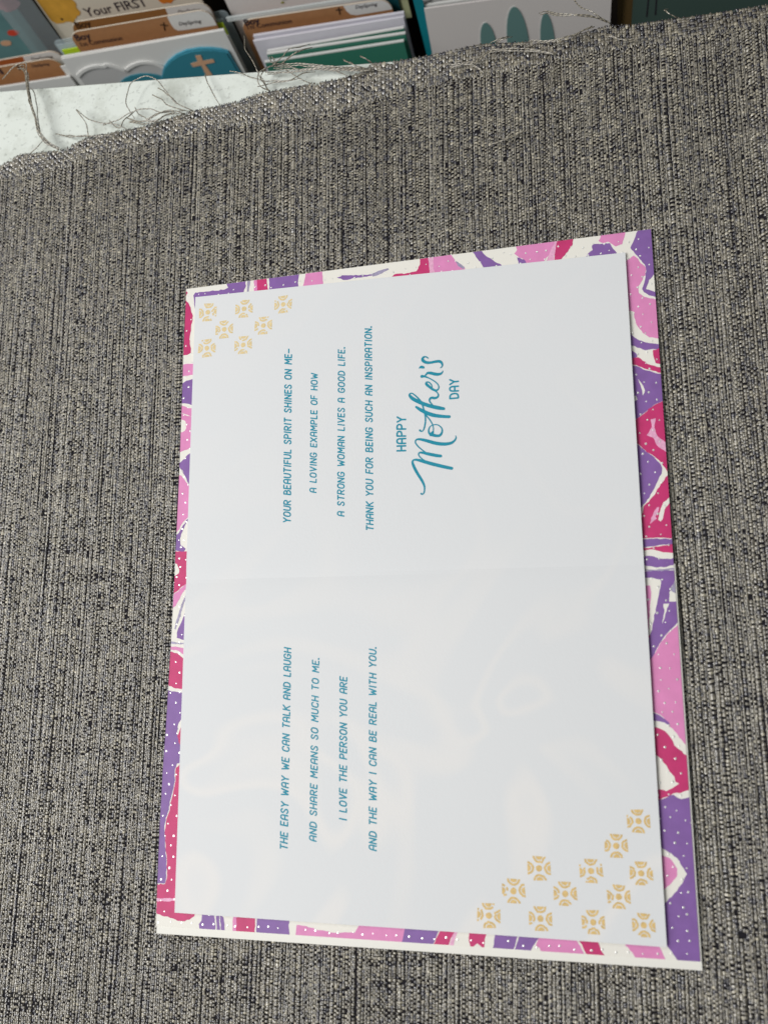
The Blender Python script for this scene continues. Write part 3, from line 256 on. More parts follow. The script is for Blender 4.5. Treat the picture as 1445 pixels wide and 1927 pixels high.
# backing: dark yarn seen between the stitches
gx = np.linspace(-200, 330, 107); bv = []; bf = []
rows = 60
for i, x in enumerate(gx):
    ye = float(edge_y(x)) - 1.0
    for j in range(rows):
        y = -130 + (ye+130)*j/(rows-1); bv.append((x, y, float(zcloth(x, y))-0.52))
for i in range(len(gx)-1):
    for j in range(rows-1):
        a = i*rows+j; bf.append((a, a+rows, a+rows+1, a+1))
mesh_obj('backing', bv, bf, 'backing', cloth, smooth=True)
LIGHT = np.array(lin((143, 136, 121))[:3]); MID = np.array(lin((104, 98, 88))[:3]); DARK = np.array(lin((46, 43, 54))[:3]); CREAM = np.array(lin((176, 168, 148))[:3])
BV = []; BF = []; BC = []; NV = 0
def stitches(cx, cy, ang, L, Wd, H, col, zoff):
    """domed oval stitches: cx,cy centres; ang direction of the yarn; L,Wd half length and half width; H rise"""
    global NV
    n = len(cx)
    s = np.array([-1, -0.36, 0.36, 1]); t = np.array([-1, 0, 1])
    ss, tt = np.meshgrid(s, t, indexing='ij'); ss = ss.ravel(); tt = tt.ravel()
    wid = 1-0.28*ss**2
    lx = L[:, None]*ss[None]; ly = Wd[:, None]*(tt*wid)[None]
    ca, sa = np.cos(ang)[:, None], np.sin(ang)[:, None]
    x = cx[:, None]+lx*ca-ly*sa; y = cy[:, None]+lx*sa+ly*ca
    z = zcloth(x, y) + zoff[:, None] + H[:, None]*(1-1.15*ss**4)[None] - (0.34*Wd)[:, None]*(tt**2)[None]
    BV.append(np.stack([x, y, z], -1).reshape(-1, 3))
    base = NV + 12*np.arange(n)[:, None]
    q = np.array([[i*3+j, (i+1)*3+j, (i+1)*3+j+1, i*3+j+1] for i in range(3) for j in range(2)])
    BF.append((base[:, :, None]+q[None]).reshape(-1, 4)); NV += 12*n
    shade = (1-0.22*ss**2)[None, :, None]
    BC.append(np.repeat(col[:, None, :], 12, 1).reshape(-1, 3))
def smooth_noise(n, k, amp):
    r = RNG.normal(size=n+2*k); w = np.hanning(2*k+1); w /= w.sum(); r = np.convolve(r, w, 'same')[k:k+n]; return amp*r/(r.std()+1e-9)
def weave():
    # ribs: a wide column of weft humps and dark holes, then a thin running warp yarn, then a gap
    cols = []; x = -165.0; wide = True
    while x < 300:
        if wide: w = float(np.clip(RNG.lognormal(math.log(0.94), 0.22), .6, 1.7))
        else: w = float(np.clip(RNG.lognormal(math.log(0.47), 0.18), .32, .7))
        cols.append((x+w/2, w, wide)); x += w + (0.03 if RNG.random() < .92 else 0.17)
        wide = (RNG.random() < .60) if wide else True
    rh = np.clip(RNG.lognormal(math.log(0.72), 0.10, 820), 0.55, 1.15); ys = -95+np.cumsum(rh); keep = ys < 352; rh = rh[keep]; ys = ys[keep]-rh/2
    nr = len(ys); nc = len(cols); xs = np.array([c[0] for c in cols])
    dyr = np.array([smooth_noise(nc, 24, 1.0) for _ in range(nr)])      # rows wander together
    kk = np.hanning(15)[1:-1]; kk /= kk.sum(); dyr = np.apply_along_axis(lambda q: np.convolve(q, kk, 'same'), 0, dyr); dyr *= 0.32/dyr.std()
    out = {k: [] for k in 'cx cy an L W H C z'.split()}
    def put(m, **k):
        for q, v in k.items(): out[q].append(v[m])
    J = np.arange(nr); flip = 0
    for i, (xc, w, wd) in enumerate(cols):
        px = xc + smooth_noise(nr, 45, 0.16) + 1.3*np.sin(ys*0.013+xc*0.006) + 0.004*(ys-150)
        py = ys + dyr[:, i] + 1.0*math.sin(xc*0.018)
        m = (py < seam_y(px)) & (px > -62-0.15*py-42) & (px < 252) & (py > -88)
        m &= ~((px > 12) & (px < 178) & (py > 12) & (py < 244))      # hidden under the card
        tone = RNG.normal(0, .22) - (.9 if RNG.random() < .05 else 0)
        v = tone + smooth_noise(nr, 3, .25) + RNG.normal(0, .8, nr)
        g = RNG.normal(1, .12, nr)[:, None]
        jit = lambda s_: RNG.normal(0, s_, nr)
        if wd:
            ph = (J + flip) % 2; flip = 1-flip if RNG.random() < .85 else flip
            hump = ph == 0
            hump ^= RNG.random(nr) < .05
            c = np.where((v > -.15)[:, None], LIGHT, MID)*np.ones((nr, 3)); c = np.where((v < -1.25)[:, None], DARK, c); c = np.where((v > 1.25)[:, None], CREAM, c)
            put(m & hump, cx=px+jit(.04), cy=py+jit(.05), an=jit(.16)+RNG.normal(0, .05), L=(.52*w+.14)*np.clip(1+jit(.08), .8, 1.2), W=.60*rh*np.clip(1+jit(.12), .7, 1.3), H=.30+.10*w+jit(.05), C=np.clip(c*g, .004, .8), z=-.12+0*rh)
            hole = RNG.random(nr) < .46 - .15*tone
            c2 = np.where((v > .8)[:, None], LIGHT*.85, MID*.8)*np.ones((nr, 3)); c2 = np.where((v < -.35)[:, None], DARK, c2)
            put(m & ~hump & ~hole, cx=px+jit(.05), cy=py+jit(.05), an=np.pi/2+jit(.10), L=.80*rh, W=.40*w*np.clip(1+jit(.15), .6, 1.2), H=.22+jit(.05), C=np.clip(c2*g, .004, .8), z=-.24+0*rh)
        else:
            run = (J+i) % 2 == 0
            c = np.where((v > .1)[:, None], LIGHT, MID)*np.ones((nr, 3)); c = np.where((v < -1.15)[:, None], DARK, c)
            put(m & run, cx=px+jit(.03), cy=py, an=np.pi/2+jit(.10), L=1.22*rh, W=.52*w*np.clip(1+jit(.10), .7, 1.3), H=.20+jit(.04), C=np.clip(c*g, .004, .8), z=-.16+0*rh)
    cat = np.concatenate
    stitches(cat(out['cx']), cat(out['cy']), cat(out['an']), cat(out['L']), cat(out['W']), cat(out['H']), cat(out['C']), cat(out['z']))
    # edge band: the same yarns, looser and running along the cut
    x = -140.0; cols = []
    while x < 262: 
        w = float(np.clip(RNG.lognormal(math.log(1.15), 0.22), .7, 1.9)); cols.append((x+w/2, w)); x += w+.1
    cx = []; cy = []; an = []; L = []; Wd = []; H = []; C = []; zo = []
    for i, (xc, w) in enumerate(cols):
        y0, y1 = float(seam_y(xc)), float(edge_y(xc)); n = max(2, int(round((y1-y0)/1.35))); sl_ = float(edge_y(xc+4)-edge_y(xc-4))/8
        hh = (y1-y0)/n
        dk = RNG.random() < 0.2
        for j in range(n):
            wp = (i+j) % 2 == 0
            if not wp and RNG.random() < .28: continue
            u = RNG.random()
            c = DARK if u < (0.30 if wp else 0.14) else (LIGHT if u < 0.60 else MID)
            if u > 0.95: c = CREAM
            c = c*np.array((1.0, .985, .96))*RNG.normal(.84, .12)
            cx.append(xc+RNG.normal(0, .06)); cy.append(y0+hh*(j+.5)+RNG.normal(0, .06)); zo.append(-0.1)
            if wp: an.append(np.pi/2+sl_+RNG.normal(0, .12)); L.append(.92*hh); Wd.append(.5*w); H.append(.34+.08*w)
            else: an.append(sl_+RNG.normal(0, .12)); L.append(.9*w+.1); Wd.append(.5*hh); H.append(.34)
            C.append(np.clip(c, .005, .85))
        # cut yarn ends on the raw edge and loose ticks on the seam
        if RNG.random() < 0.8:
            cx.append(xc+RNG.normal(0, .2)); cy.append(y1+RNG.uniform(-.1, .3)); an.append(np.pi/2+RNG.normal(0, .3)); L.append(RNG.uniform(.4, .9)); Wd.append(RNG.uniform(.18, .32)); H.append(.3); zo.append(-.1); C.append((DARK if RNG.random() < .55 else MID)*1.0)
        for _ in range(2):
            if RNG.random() < 0.85:
                cx.append(xc+RNG.normal(0, .35)); cy.append(y0+RNG.normal(0, .5)); an.append(np.pi/2+RNG.normal(0, .18)); L.append(RNG.uniform(.8, 1.6)); Wd.append(RNG.uniform(.14, .26)); H.append(.35); zo.append(.0); C.append((DARK if RNG.random() < .38 else (CREAM if RNG.random() < .3 else LIGHT))*1.0)
    A = np.array
    stitches(A(cx), A(cy), A(an), A(L), A(Wd), A(H), A(C), A(zo))
weave()
V = np.concatenate(BV); F = np.concatenate(BF); C = np.concatenate(BC)
V = (V - np.array(cloth['_base']))*MM
me = bpy.data.meshes.new('weave'); me.vertices.add(len(V)); me.vertices.foreach_set('co', V.astype(np.float32).ravel())
me.loops.add(F.size); me.loops.foreach_set('vertex_index', F.astype(np.int32).ravel())
me.polygons.add(len(F)); me.polygons.foreach_set('loop_start', (np.arange(len(F))*4).astype(np.int32))
me.polygons.foreach_set('use_smooth', np.ones(len(F), dtype=bool))
me.update(calc_edges=True)
at = me.attributes.new('yarn', 'FLOAT_COLOR', 'POINT'); at.data.foreach_set('color', np.concatenate([C, np.ones((len(C), 1))], 1).astype(np.float32).ravel())
me.materials.append(MAT['yarn'])
wv = bpy.data.objects.new('weave', me); COL.objects.link(wv); wv.parent = cloth; wv['kind'] = 'stuff'
print('weave quads', len(F))
# loose yarns pulled out of the cut edge: twisted two-ply strands
def strand(pts, rad, twist, seed):
    rr = random.Random(seed)
    path = crom(pts, 0.8); n = len(path); V = []; F = []; Cc = []
    ph0 = rr.uniform(0, 6.28)
    wob = [np.array((rr.gauss(0, .26), rr.gauss(0, .26), rr.gauss(0, .14))) for _ in range(n//5+3)]
    for ply in range(2):
        k0 = len(V); ds = 0
        col = (LIGHT*1.7 if ply == 0 else MID*0.75)
        for i, p in enumerate(path):
            a = path[max(0, i-1)]; b = path[min(n-1, i+1)]; t = Vector(tuple(b-a)).normalized()
            if i: ds += float(np.linalg.norm(path[i]-path[i-1]))
            wi = i/5; w0 = int(wi); wv_ = wob[w0]*(1-wi+w0)+wob[w0+1]*(wi-w0)
            up = Vector((0, 0, 1)); s_ = t.cross(up)
            if s_.length < 1e-4: s_ = Vector((1, 0, 0))
            s_.normalize(); u_ = s_.cross(t)
            ph = ph0 + ds*twist + ply*math.pi
            taper = 1.0 if i < n-3 else 0.6
            c = Vector(tuple(p+wv_)) + (s_*math.cos(ph)+u_*math.sin(ph))*rad*0.75
            for q in range(5):
                an = 2*math.pi*q/5; V.append(tuple(c+(s_*math.cos(an)+u_*math.sin(an))*rad*taper)); Cc.append(col)
        for i in range(n-1):
            for q in range(5): a = k0+i*5+q; b = k0+i*5+(q+1) % 5; F.append((a, b, b+5, a+5))
        F.append(tuple(k0+q for q in range(4, -1, -1))); F.append(tuple(k0+(n-1)*5+q for q in range(5)))
    return V, F, Cc
for ti, (n, pts) in enumerate(THREADS):
    for k in range(n):
        rr = random.Random(ti*10+k)
        o = (rr.gauss(0, .5), rr.gauss(0, .5), rr.uniform(0, .5)) if k else (0, 0, 0)
        pp = [(p[0]+o[0]*(0.4+rr.random()), p[1]+o[1]*(0.4+rr.random()), max(p[2], -.3)+o[2]) for p in pts]
        V, F, Cc = strand(pp, 0.185, 3.0, ti*31+k)
        t = mesh_obj('loose_thread', V, F, 'yarn', cloth, smooth=True)
        at = t.data.attributes.new('yarn', 'FLOAT_COLOR', 'POINT')
        at.data.foreach_set('color', np.concatenate([np.array(Cc), np.ones((len(Cc), 1))], 1).astype(np.float32).ravel())
# ================================================================== the opened greeting card
card = thing('greeting_card', 'opened greeting card with marbled pink and purple border and white verse insert', 'greeting card', (95, 128, -1.0))
LEY = np.array([p[1] for p in LEFT]); LEX = np.array([p[0] for p in LEFT])
def xleft(y): return float(np.interp(y, LEY, LEX))
def slab(name, x0, x1, y0, y1, zf, th, material, parent, nx=24, ny=30):
    V = []; F = []; n1 = nx+1; N = n1*(ny+1)
    for s in (0, 1):
        for j in range(ny+1):
            for i in range(nx+1):
                y = y0+(y1-y0)*j/ny; xa = x0+xleft(y); x = xa+(x1-xa)*i/nx; V.append((x, y, zf(x, y)-s*th))
    for j in range(ny):
        for i in range(nx):
            a = j*n1+i; F.append((a, a+1, a+n1+1, a+n1)); F.append((N+a, N+a+n1, N+a+n1+1, N+a+1))
    rim = [i for i in range(n1)] + [j*n1+nx for j in range(1, ny+1)] + [ny*n1+i for i in range(nx-1, -1, -1)] + [j*n1 for j in range(ny-1, 0, -1)]
    for k in range(len(rim)): a, b = rim[k], rim[(k+1) % len(rim)]; F.append((a, N+a, N+b, b))
    return mesh_obj(name, V, F, material, parent)
def zlin(x, y): return 0.0 - 0.25*math.exp(-abs(y-129.8)/6) + 1.3*math.exp(-((x-190)/16)**2)*math.sin(math.pi*min(1, max(0, y/255)))
cov = slab('cover_panel', 0.15, 190.5, 0, 129.5, lambda x, y: zlin(x, y)-0.34, 0.34, 'cover', card, 90, 40)
cov['label'] = 'plain white board showing below the marbled sheet'
lin_ = slab('marbled_sheet', 0, 190, 2.7, 255.44, zlin, 0.32, 'paper', card, 90, 110)
def rough_poly(poly, seed):
    """break long edges up and jitter them so that the print looks brushed, keeping the cut sheet edges straight"""
    rr = random.Random(seed); out = []
    for i in range(len(poly)):
        a, b = poly[i], poly[(i+1) % len(poly)]
        L = math.hypot(b[0]-a[0], b[1]-a[1]); n = max(1, int(L/0.9))
        onb = (max(a[0]-xleft(a[1]), b[0]-xleft(b[1])) < .05 or min(a[0], b[0]) > 189.99) or (abs(a[1]-b[1]) < 1e-6 and (a[1] < 2.72 or a[1] > 255.38))
        for k in range(n):
            t = k/n; x = a[0]+(b[0]-a[0])*t; y = a[1]+(b[1]-a[1])*t
            if not onb and k: x += rr.gauss(0, .11); y += rr.gauss(0, .11)
            y = min(255.4, max(2.7, y)); out.append((min(190, max(xleft(y)+.02, x)), y))
    return out
PRINT_NAME = {'magenta': 'magenta_print', 'pink': 'pink_print', 'purple': 'purple_print', 'palepink': 'pale_pink_streak', 'paper': 'white_streak', 'lilac': 'lilac_streak'}
def face_up(o):
    bm = bmesh.new(); bm.from_mesh(o.data)
    for f_ in bm.faces:
        f_.normal_update()
        if f_.normal.z < 0: f_.normal_flip()
    bm.to_mesh(o.data); bm.free()
for i, (col, lay, poly) in enumerate(PRINTS):
    q = rough_poly(poly, i); z = 0.03+0.012*lay+0.0004*(i % 20)
    o = mesh_obj(PRINT_NAME[col], [(x, y, 0) for x, y in q], tess(q), col, lin_)
    bm = bmesh.new(); bm.from_mesh(o.data)
    for _ in range(3):                                   # refine so that the print follows the sheet
        lg = [e for e in bm.edges if e.calc_length() > 2.6*MM]
        if not lg: break
        bmesh.ops.subdivide_edges(bm, edges=lg, cuts=1); bmesh.ops.triangulate(bm, faces=[f_ for f_ in bm.faces if len(f_.verts) > 3])
    bs = lin_['_base']
    for v in bm.verts: v.co.z = (zlin(v.co.x/MM+bs[0], v.co.y/MM+bs[1])+z-bs[2])*MM
    bm.to_mesh(o.data); bm.free(); face_up(o)
# silver foil dots scattered over the border
mb = MB(); rr = random.Random(5)
yy = 4.5; k = 0
while yy < 255:
    xx = 1.2 + (k % 2)*2.15
    while xx < 189.5:
        x, y = xx+rr.gauss(0, .55), yy+rr.gauss(0, .5)
        if xleft(y)+.6 < x < 189.4 and 3.6 < y < 254.8 and not (11 < x < 174 and 12 < y < 242):
            R = rr.uniform(.24, .42)
            z = zlin(x, y)+.075; ring = [(x+R*math.cos(a*math.pi/4), y+R*math.sin(a*math.pi/4), z) for a in range(8)]
            r2 = [(x+.6*R*math.cos(a*math.pi/4), y+.6*R*math.sin(a*math.pi/4), z+.035) for a in range(8)]
            tx, ty = rr.gauss(0, .012), rr.gauss(0, .012)
            r2 = [(p[0], p[1], p[2]+tx*math.cos(i*math.pi/4)+ty*math.sin(i*math.pi/4)) for i, p in enumerate(r2)]
            mb.add(ring+r2, [(i, (i+1) % 8, 8+(i+1) % 8, 8+i) for i in range(8)]+[tuple(range(8, 16))])
        xx += 4.3
    yy += 3.75; k += 1
fd = mesh_obj('foil_dots', mb.v, mb.f, 'foil', lin_, smooth=True); fd['kind'] = 'stuff'
# ---- white insert sheet, folded once, its free edge lifting a little
def zin(x, y):
    u = min(1, max(0, (x-6)/174.)); v = min(1, max(0, (y-7)/241.))
    return max(.3, 1.05+1.5*u**4*math.sin(math.pi*min(1, v*1.02))**0.8 + 0.25*u - 0.5*math.exp(-abs(y-130)/3.6) + 0.5*u*math.sin(x*.035+.5)*math.cos(y*.03))
TLc, TRc, BRc, BLc = INSERT
def ins_pt(s, t):
    bx = BLc[0]*(1-s)+BRc[0]*s; by = BLc[1]*(1-s)+BRc[1]*s; tx = TLc[0]*(1-s)+TRc[0]*s; ty = TLc[1]*(1-s)+TRc[1]*s
    return bx*(1-t)+tx*t, by*(1-t)+ty*t
nx, ny = 40, 170; V = []; F = []; n1 = nx+1; N = n1*(ny+1)
for s_ in (0, 1):
    for j in range(ny+1):
        for i in range(n1):
            x, y = ins_pt(i/nx, j/ny); V.append((x, y, zin(x, y)-0.22*s_))
for j in range(ny):
    for i in range(nx):
        a = j*n1+i; F.append((a, a+1, a+n1+1, a+n1)); F.append((N+a, N+a+n1, N+a+n1+1, N+a+1))
rim = list(range(n1)) + [j*n1+nx for j in range(1, ny+1)] + [ny*n1+i for i in range(nx-1, -1, -1)] + [j*n1 for j in range(ny-1, 0, -1)]
for k in range(len(rim)): a, b = rim[k], rim[(k+1) % len(rim)]; F.append((a, N+a, N+b, b))
ins = mesh_obj('insert_sheet', V, F, 'insert', card); ins['label'] = 'white verse sheet with teal lettering, its free edge lifted'
# ---- hand-lettered capitals: strokes on a unit-high grid (smooth flag, points)
GL = {
'A': (.50, [(1, [(0, 0), (0, .5), (.03, .84), (.13, .98), (.25, 1), (.37, .98), (.47, .84), (.5, .5), (.5, 0)]), (0, [(0, .42), (.5, .42)])]),
'B': (.50, [(0, [(0, 0), (0, 1)]), (1, [(0, 1), (.24, 1), (.42, .9), (.42, .66), (.24, .55), (0, .55)]), (1, [(0, .55), (.26, .55), (.48, .42), (.48, .14), (.28, 0), (0, 0)])]),
'C': (.48, [(1, [(.48, .80), (.40, .96), (.25, 1), (.08, .92), (0, .7), (0, .3), (.08, .08), (.25, 0), (.40, .04), (.48, .2)])]),
'D': (.50, [(0, [(0, 0), (0, 1)]), (1, [(0, 1), (.22, 1), (.42, .88), (.5, .62), (.5, .36), (.42, .12), (.22, 0), (0, 0)])]),
'E': (.42, [(0, [(0, 0), (0, 1)]), (0, [(0, 1), (.42, 1)]), (0, [(0, .53), (.36, .53)]), (0, [(0, 0), (.42, 0)])]),
'F': (.42, [(0, [(0, 0), (0, 1)]), (0, [(0, 1), (.42, 1)]), (0, [(0, .5), (.36, .5)])]),
'G': (.52, [(1, [(.5, .80), (.42, .96), (.26, 1), (.08, .92), (0, .7), (0, .3), (.08, .08), (.26, 0), (.44, .06), (.52, .24), (.52, .44)]), (0, [(.30, .46), (.52, .46)])]),
'H': (.50, [(0, [(0, 0), (0, 1)]), (0, [(.5, 0), (.5, 1)]), (0, [(0, .5), (.5, .5)])]),
'I': (.10, [(0, [(.05, 0), (.05, 1)])]),
'K': (.50, [(0, [(0, 0), (0, 1)]), (0, [(.5, 1), (.02, .44)]), (0, [(.16, .58), (.5, 0)])]),
'L': (.40, [(0, [(0, 1), (0, 0)]), (0, [(0, 0), (.4, 0)])]),
'M': (.62, [(0, [(0, 0), (.04, 1)]), (0, [(.04, 1), (.31, .35)]), (0, [(.31, .35), (.58, 1)]), (0, [(.58, 1), (.62, 0)])]),
'N': (.50, [(0, [(0, 0), (0, 1)]), (0, [(0, 1), (.5, 0)]), (0, [(.5, 0), (.5, 1)])]),
'O': (.52, [(1, [(.26, 1), (.08, .92), (0, .68), (0, .32), (.08, .08), (.26, 0), (.44, .08), (.52, .32), (.52, .68), (.44, .92), (.26, 1)])]),
'P': (.48, [(0, [(0, 0), (0, 1)]), (1, [(0, 1), (.26, 1), (.46, .88), (.46, .58), (.26, .46), (0, .46)])]),
'R': (.50, [(0, [(0, 0), (0, 1)]), (1, [(0, 1), (.26, 1), (.46, .88), (.46, .6), (.26, .48), (0, .48)]), (0, [(.2, .48), (.5, 0)])]),
'S': (.46, [(1, [(.44, .82), (.34, .97), (.2, 1), (.06, .92), (.02, .74), (.12, .58), (.34, .44), (.45, .26), (.40, .07), (.24, 0), (.1, .02), (0, .18)])]),
'T': (.48, [(0, [(.24, 0), (.24, 1)]), (0, [(0, 1), (.48, 1)])]),
'U': (.50, [(1, [(0, 1), (0, .5), (.02, .22), (.1, .05), (.25, 0), (.4, .05), (.48, .22), (.5, .5), (.5, 1)])]),
'V': (.52, [(0, [(0, 1), (.26, 0)]), (0, [(.26, 0), (.52, 1)])]),
'W': (.70, [(0, [(0, 1), (.17, 0)]), (0, [(.17, 0), (.35, .7)]), (0, [(.35, .7), (.53, 0)]), (0, [(.53, 0), (.7, 1)])]),
'X': (.50, [(0, [(0, 0), (.5, 1)]), (0, [(0, 1), (.5, 0)])]),
'Y': (.52, [(0, [(0, 1), (.26, .48)]), (0, [(.52, 1), (.26, .48)]), (0, [(.26, .48), (.26, 0)])]),
'.': (.08, [(0, [(.02, .02), (.05, .02)])]),
'-': (.5, [(0, [(0, .42), (.5, .42)])]),
}
def letter_line(txt, a, b, cap, slant, weight):
    """verts/faces in mm of a text line from a to b on the insert; reading direction a->b, letter tops to the left of it"""
    A = np.array(a); B = np.array(b); L = np.linalg.norm(B-A); d = (B-A)/L; up = np.array((-d[1], d[0]))
    gap, space = 0.27, 0.58; cap = cap*.86; A = A+up*cap*.09; B = B+up*cap*.09
    tot = 0
    for ch in txt: tot += space if ch == ' ' else GL[ch][0]+gap
    tot = tot-gap; sx = L/(tot*cap)
    mb = MB(); x = 0; zc = 0; rr = random.Random(txt)
    for ch in txt:
        if ch == ' ': x += space; continue
        w, st = GL[ch]; jy = rr.gauss(0, .012); js = slant+rr.gauss(0, .015)
        for sm, pts in st:
            q = [((x+p[0])*sx+p[1]*js, p[1]*(1+jy)) for p in pts]
            q = crom(q, .07) if sm else crom(q, .5)
            wt = weight*1.35 if ch == '.' else weight
            Vv, Ff = ribbon(q, [wt]*len(q))
            Wp = [A + d*(p[0]*cap) + up*(p[1]*cap) for p in Vv]
            mb.add([(p[0], p[1], zin(p[0], p[1])+.035+.0006*(zc % 12)) for p in Wp], Ff); zc += 1
        x += w+gap
    return mb
for txt, a, b, cap in LINES:
    mb = letter_line(txt, a, b, cap, 0.0 if txt in ('DAY',) else (0.06 if txt == 'HAPPY' else 0.19), .205)
    o = mesh_obj('verse_lettering' if txt not in ('HAPPY', 'DAY') else 'greeting_lettering', mb.v, mb.f, 'teal_ink', ins); face_up(o)
mb = MB()
for k, st in enumerate(SCRIPT):
    q = crom(st, .35); Vv, Ff = ribbon(q, [max(.15, p[2]) for p in q])
    mb.add([(p[0], p[1], zin(p[0], p[1])+.035+.010*k+.009*(min(i_//2, len(q)-1)/len(q))) for i_, p in enumerate(Vv)], Ff)
o = mesh_obj('script_lettering', mb.v, mb.f, 'teal_ink', ins); face_up(o)
# ---- gold medallions
def medallion(c, R, material, seed):
    rr = random.Random(seed); mb = MB(); z = lambda p: (p[0], p[1], zin(p[0], p[1])+.04)
    def poly(q): mb.add([z(p) for p in q], [tuple(range(len(q)))])
    poly([(c[0]+R*.27*(1+rr.gauss(0, .06))*math.cos(a*math.pi/6), c[1]+R*.27*(1+rr.gauss(0, .06))*math.sin(a*math.pi/6)) for a in range(12)])
    for k in range(4):
        th = k*math.pi/2 + rr.gauss(0, .04); ux, uy = math.cos(th), math.sin(th); vx, vy = -uy, ux
        base = .97*R
        def at(r, a): # half disc with its flat side outwards
            s, t = r*math.cos(a), r*math.sin(a); return (c[0]+ux*(base-t)+vx*s, c[1]+uy*(base-t)+vy*s)
        N_ = 10; ro, ri, rc = .54*R, .36*R, .29*R
        an = [math.pi*i/N_ for i in range(N_+1)]
        for i in range(N_):
            if rr.random() < .05: continue
            j = rr.gauss(0, .02*R)
            mb.add([z(at(ro+j, an[i])), z(at(ro+j, an[i+1])), z(at(ri+j, an[i+1])), z(at(ri+j, an[i]))], [(0, 1, 2, 3)])
        poly([at(rc*(1+rr.gauss(0, .04)), a) for a in an])
    o = mesh_obj('gold_medallion', mb.v, mb.f, material, ins); face_up(o); return o
for i, (c, R) in enumerate(MEDAL): medallion(c, R, 'gold_pale' if i < 7 else 'gold', i)
# ================================================================== the card rack beyond the shelf
P0 = np.array(RKB['P0']); RX = np.array(RKB['RX']); RZ = np.array(RKB['RZ']); RN = np.array(RKB['RN'])
def rp(a, b, off): return tuple(P0 + RX*a + RZ*b - RN*off)       # a along the row, b up, off mm behind the front plane
def prism(poly, off, th):
    """outline in the rack plane, front face at off, th mm thick backwards"""
    n = len(poly); V = [rp(a, b, off) for a, b in poly]+[rp(a, b, off+th) for a, b in poly]
    t = tess(poly); F = [tuple(x) for x in t]+[tuple(n+i for i in x[::-1]) for x in t]+[(i, (i+1) % n, n+(i+1) % n, n+i) for i in range(n)]
    return V, F
def outward(o):
    bm = bmesh.new(); bm.from_mesh(o.data); bmesh.ops.recalc_face_normals(bm, faces=bm.faces); bm.to_mesh(o.data); bm.free(); return o
def piece(name, poly, off, th, material, parent=None, origin=None):
    V, F = prism(poly, off, th); return outward(mesh_obj(name, V, F, material, parent, origin=origin))
def rounded(a0, b0, a1, b1, h, r_=6.0, n=5, left=True, right=True):
    """card outline: top edge from (a0,b0) to (a1,b1), h mm tall, rounded top corners"""
    d = np.array((a1-a0, b1-b0)); d /= np.linalg.norm(d); dn = np.array((d[1], -d[0])); A = np.array((a0, b0)); B = np.array((a1, b1)); out = [tuple(A+dn*h)]
    if left and r_ > 0:
        c = A+d*r_+dn*r_
        for k in range(n+1): t = math.pi/2*k/n; out.append(tuple(c-d*r_*math.cos(t)-dn*r_*math.sin(t)))
    else: out.append(tuple(A))
    if right and r_ > 0:
        c = B-d*r_+dn*r_
        for k in range(n+1): t = math.pi/2*k/n; out.append(tuple(c+d*r_*math.sin(t)-dn*r_*math.cos(t)))
    else: out.append(tuple(B))
    out.append(tuple(B+dn*h)); return out
G_CARD, G_TAB, G_SLV = 'cards standing in the rack', 'brown category tabs in the rack', 'clear plastic sleeves in the rack'
FLOOR = -135.0
def standing(name, label, cat, top, off, th, material, group=None, r_=0.0, left=True, right=True):
    (a0, b0), (a1, b1) = top[0], top[1]
    t = thing(name, label, cat, rp((a0+a1)/2, FLOOR, off), group)
    piece('panel', rounded(a0, b0, a1, b1, min(b0, b1)-FLOOR, r_, left=left, right=right), off, th, material, t)
    return t
def printed(parent, name, poly, off, material, th=0.15): return piece(name, poly, off-th-.05, th, material, parent)
def text(parent, name, s, a, off, material, bold=0.0, shear=0.0):
    """flat print of s: baseline from a[0] to a[1] in the rack plane"""
    cu = bpy.data.curves.new('t', 'FONT'); cu.body = s; cu.size = 1.0; cu.shear = shear; cu.offset = bold; cu.resolution_u = 2
    ob = bpy.data.objects.new('t', cu); COL.objects.link(ob)
    me = bpy.data.meshes.new_from_object(ob.evaluated_get(bpy.context.evaluated_depsgraph_get())); bpy.data.objects.remove(ob); bpy.data.curves.remove(cu)
    vs = [v.co.copy() for v in me.vertices]; fs = [tuple(p.vertices) for p in me.polygons]; bpy.data.meshes.remove(me)
    x0 = min(v.x for v in vs); x1 = max(v.x for v in vs)
    A = np.array(a[0]); B = np.array(a[1]); d = B-A; k = np.linalg.norm(d)/(x1-x0); d /= np.linalg.norm(d); u = np.array((-d[1], d[0]))
    pts = [A+d*(v.x-x0)*k+u*v.y*k*1.05 for v in vs]
    return mesh_obj(name, [rp(p[0], p[1], off-.12) for p in pts], fs, material, parent)
def strokes(parent, name, paths, off, w, material):
    mb = MB()
    for i, p in enumerate(paths):
        q = crom(p, .5); Vv, Ff = ribbon(q, [w]*len(q)); mb.add([rp(a, b, off-.10-.004*i) for a, b in Vv], Ff)
    return mesh_obj(name, mb.v, mb.f, material, parent)
def cross_mark(parent, pts, off, w):
    A = np.array(pts[0]); B = np.array(pts[1]); m_ = A+(B-A)*.68; d = (B-A); n = np.array((d[1], -d[0]))*.36
    strokes(parent, 'printed_cross', [[tuple(A), tuple(B)], [tuple(m_-n), tuple(m_+n)]], off, w, 'ink_brown')
def blob(c, ra, rb, n=26, rough=.08, seed=1, petals=0):
    rr = random.Random(seed); return [(c[0]+ra*(1+rr.gauss(0, rough)+(0.07*math.sin(petals*2*math.pi*i/n) if petals else 0))*math.cos(2*math.pi*i/n), c[1]+rb*(1+rr.gauss(0, rough)+(0.07*math.sin(petals*2*math.pi*i/n) if petals else 0))*math.sin(2*math.pi*i/n)) for i in range(n)]
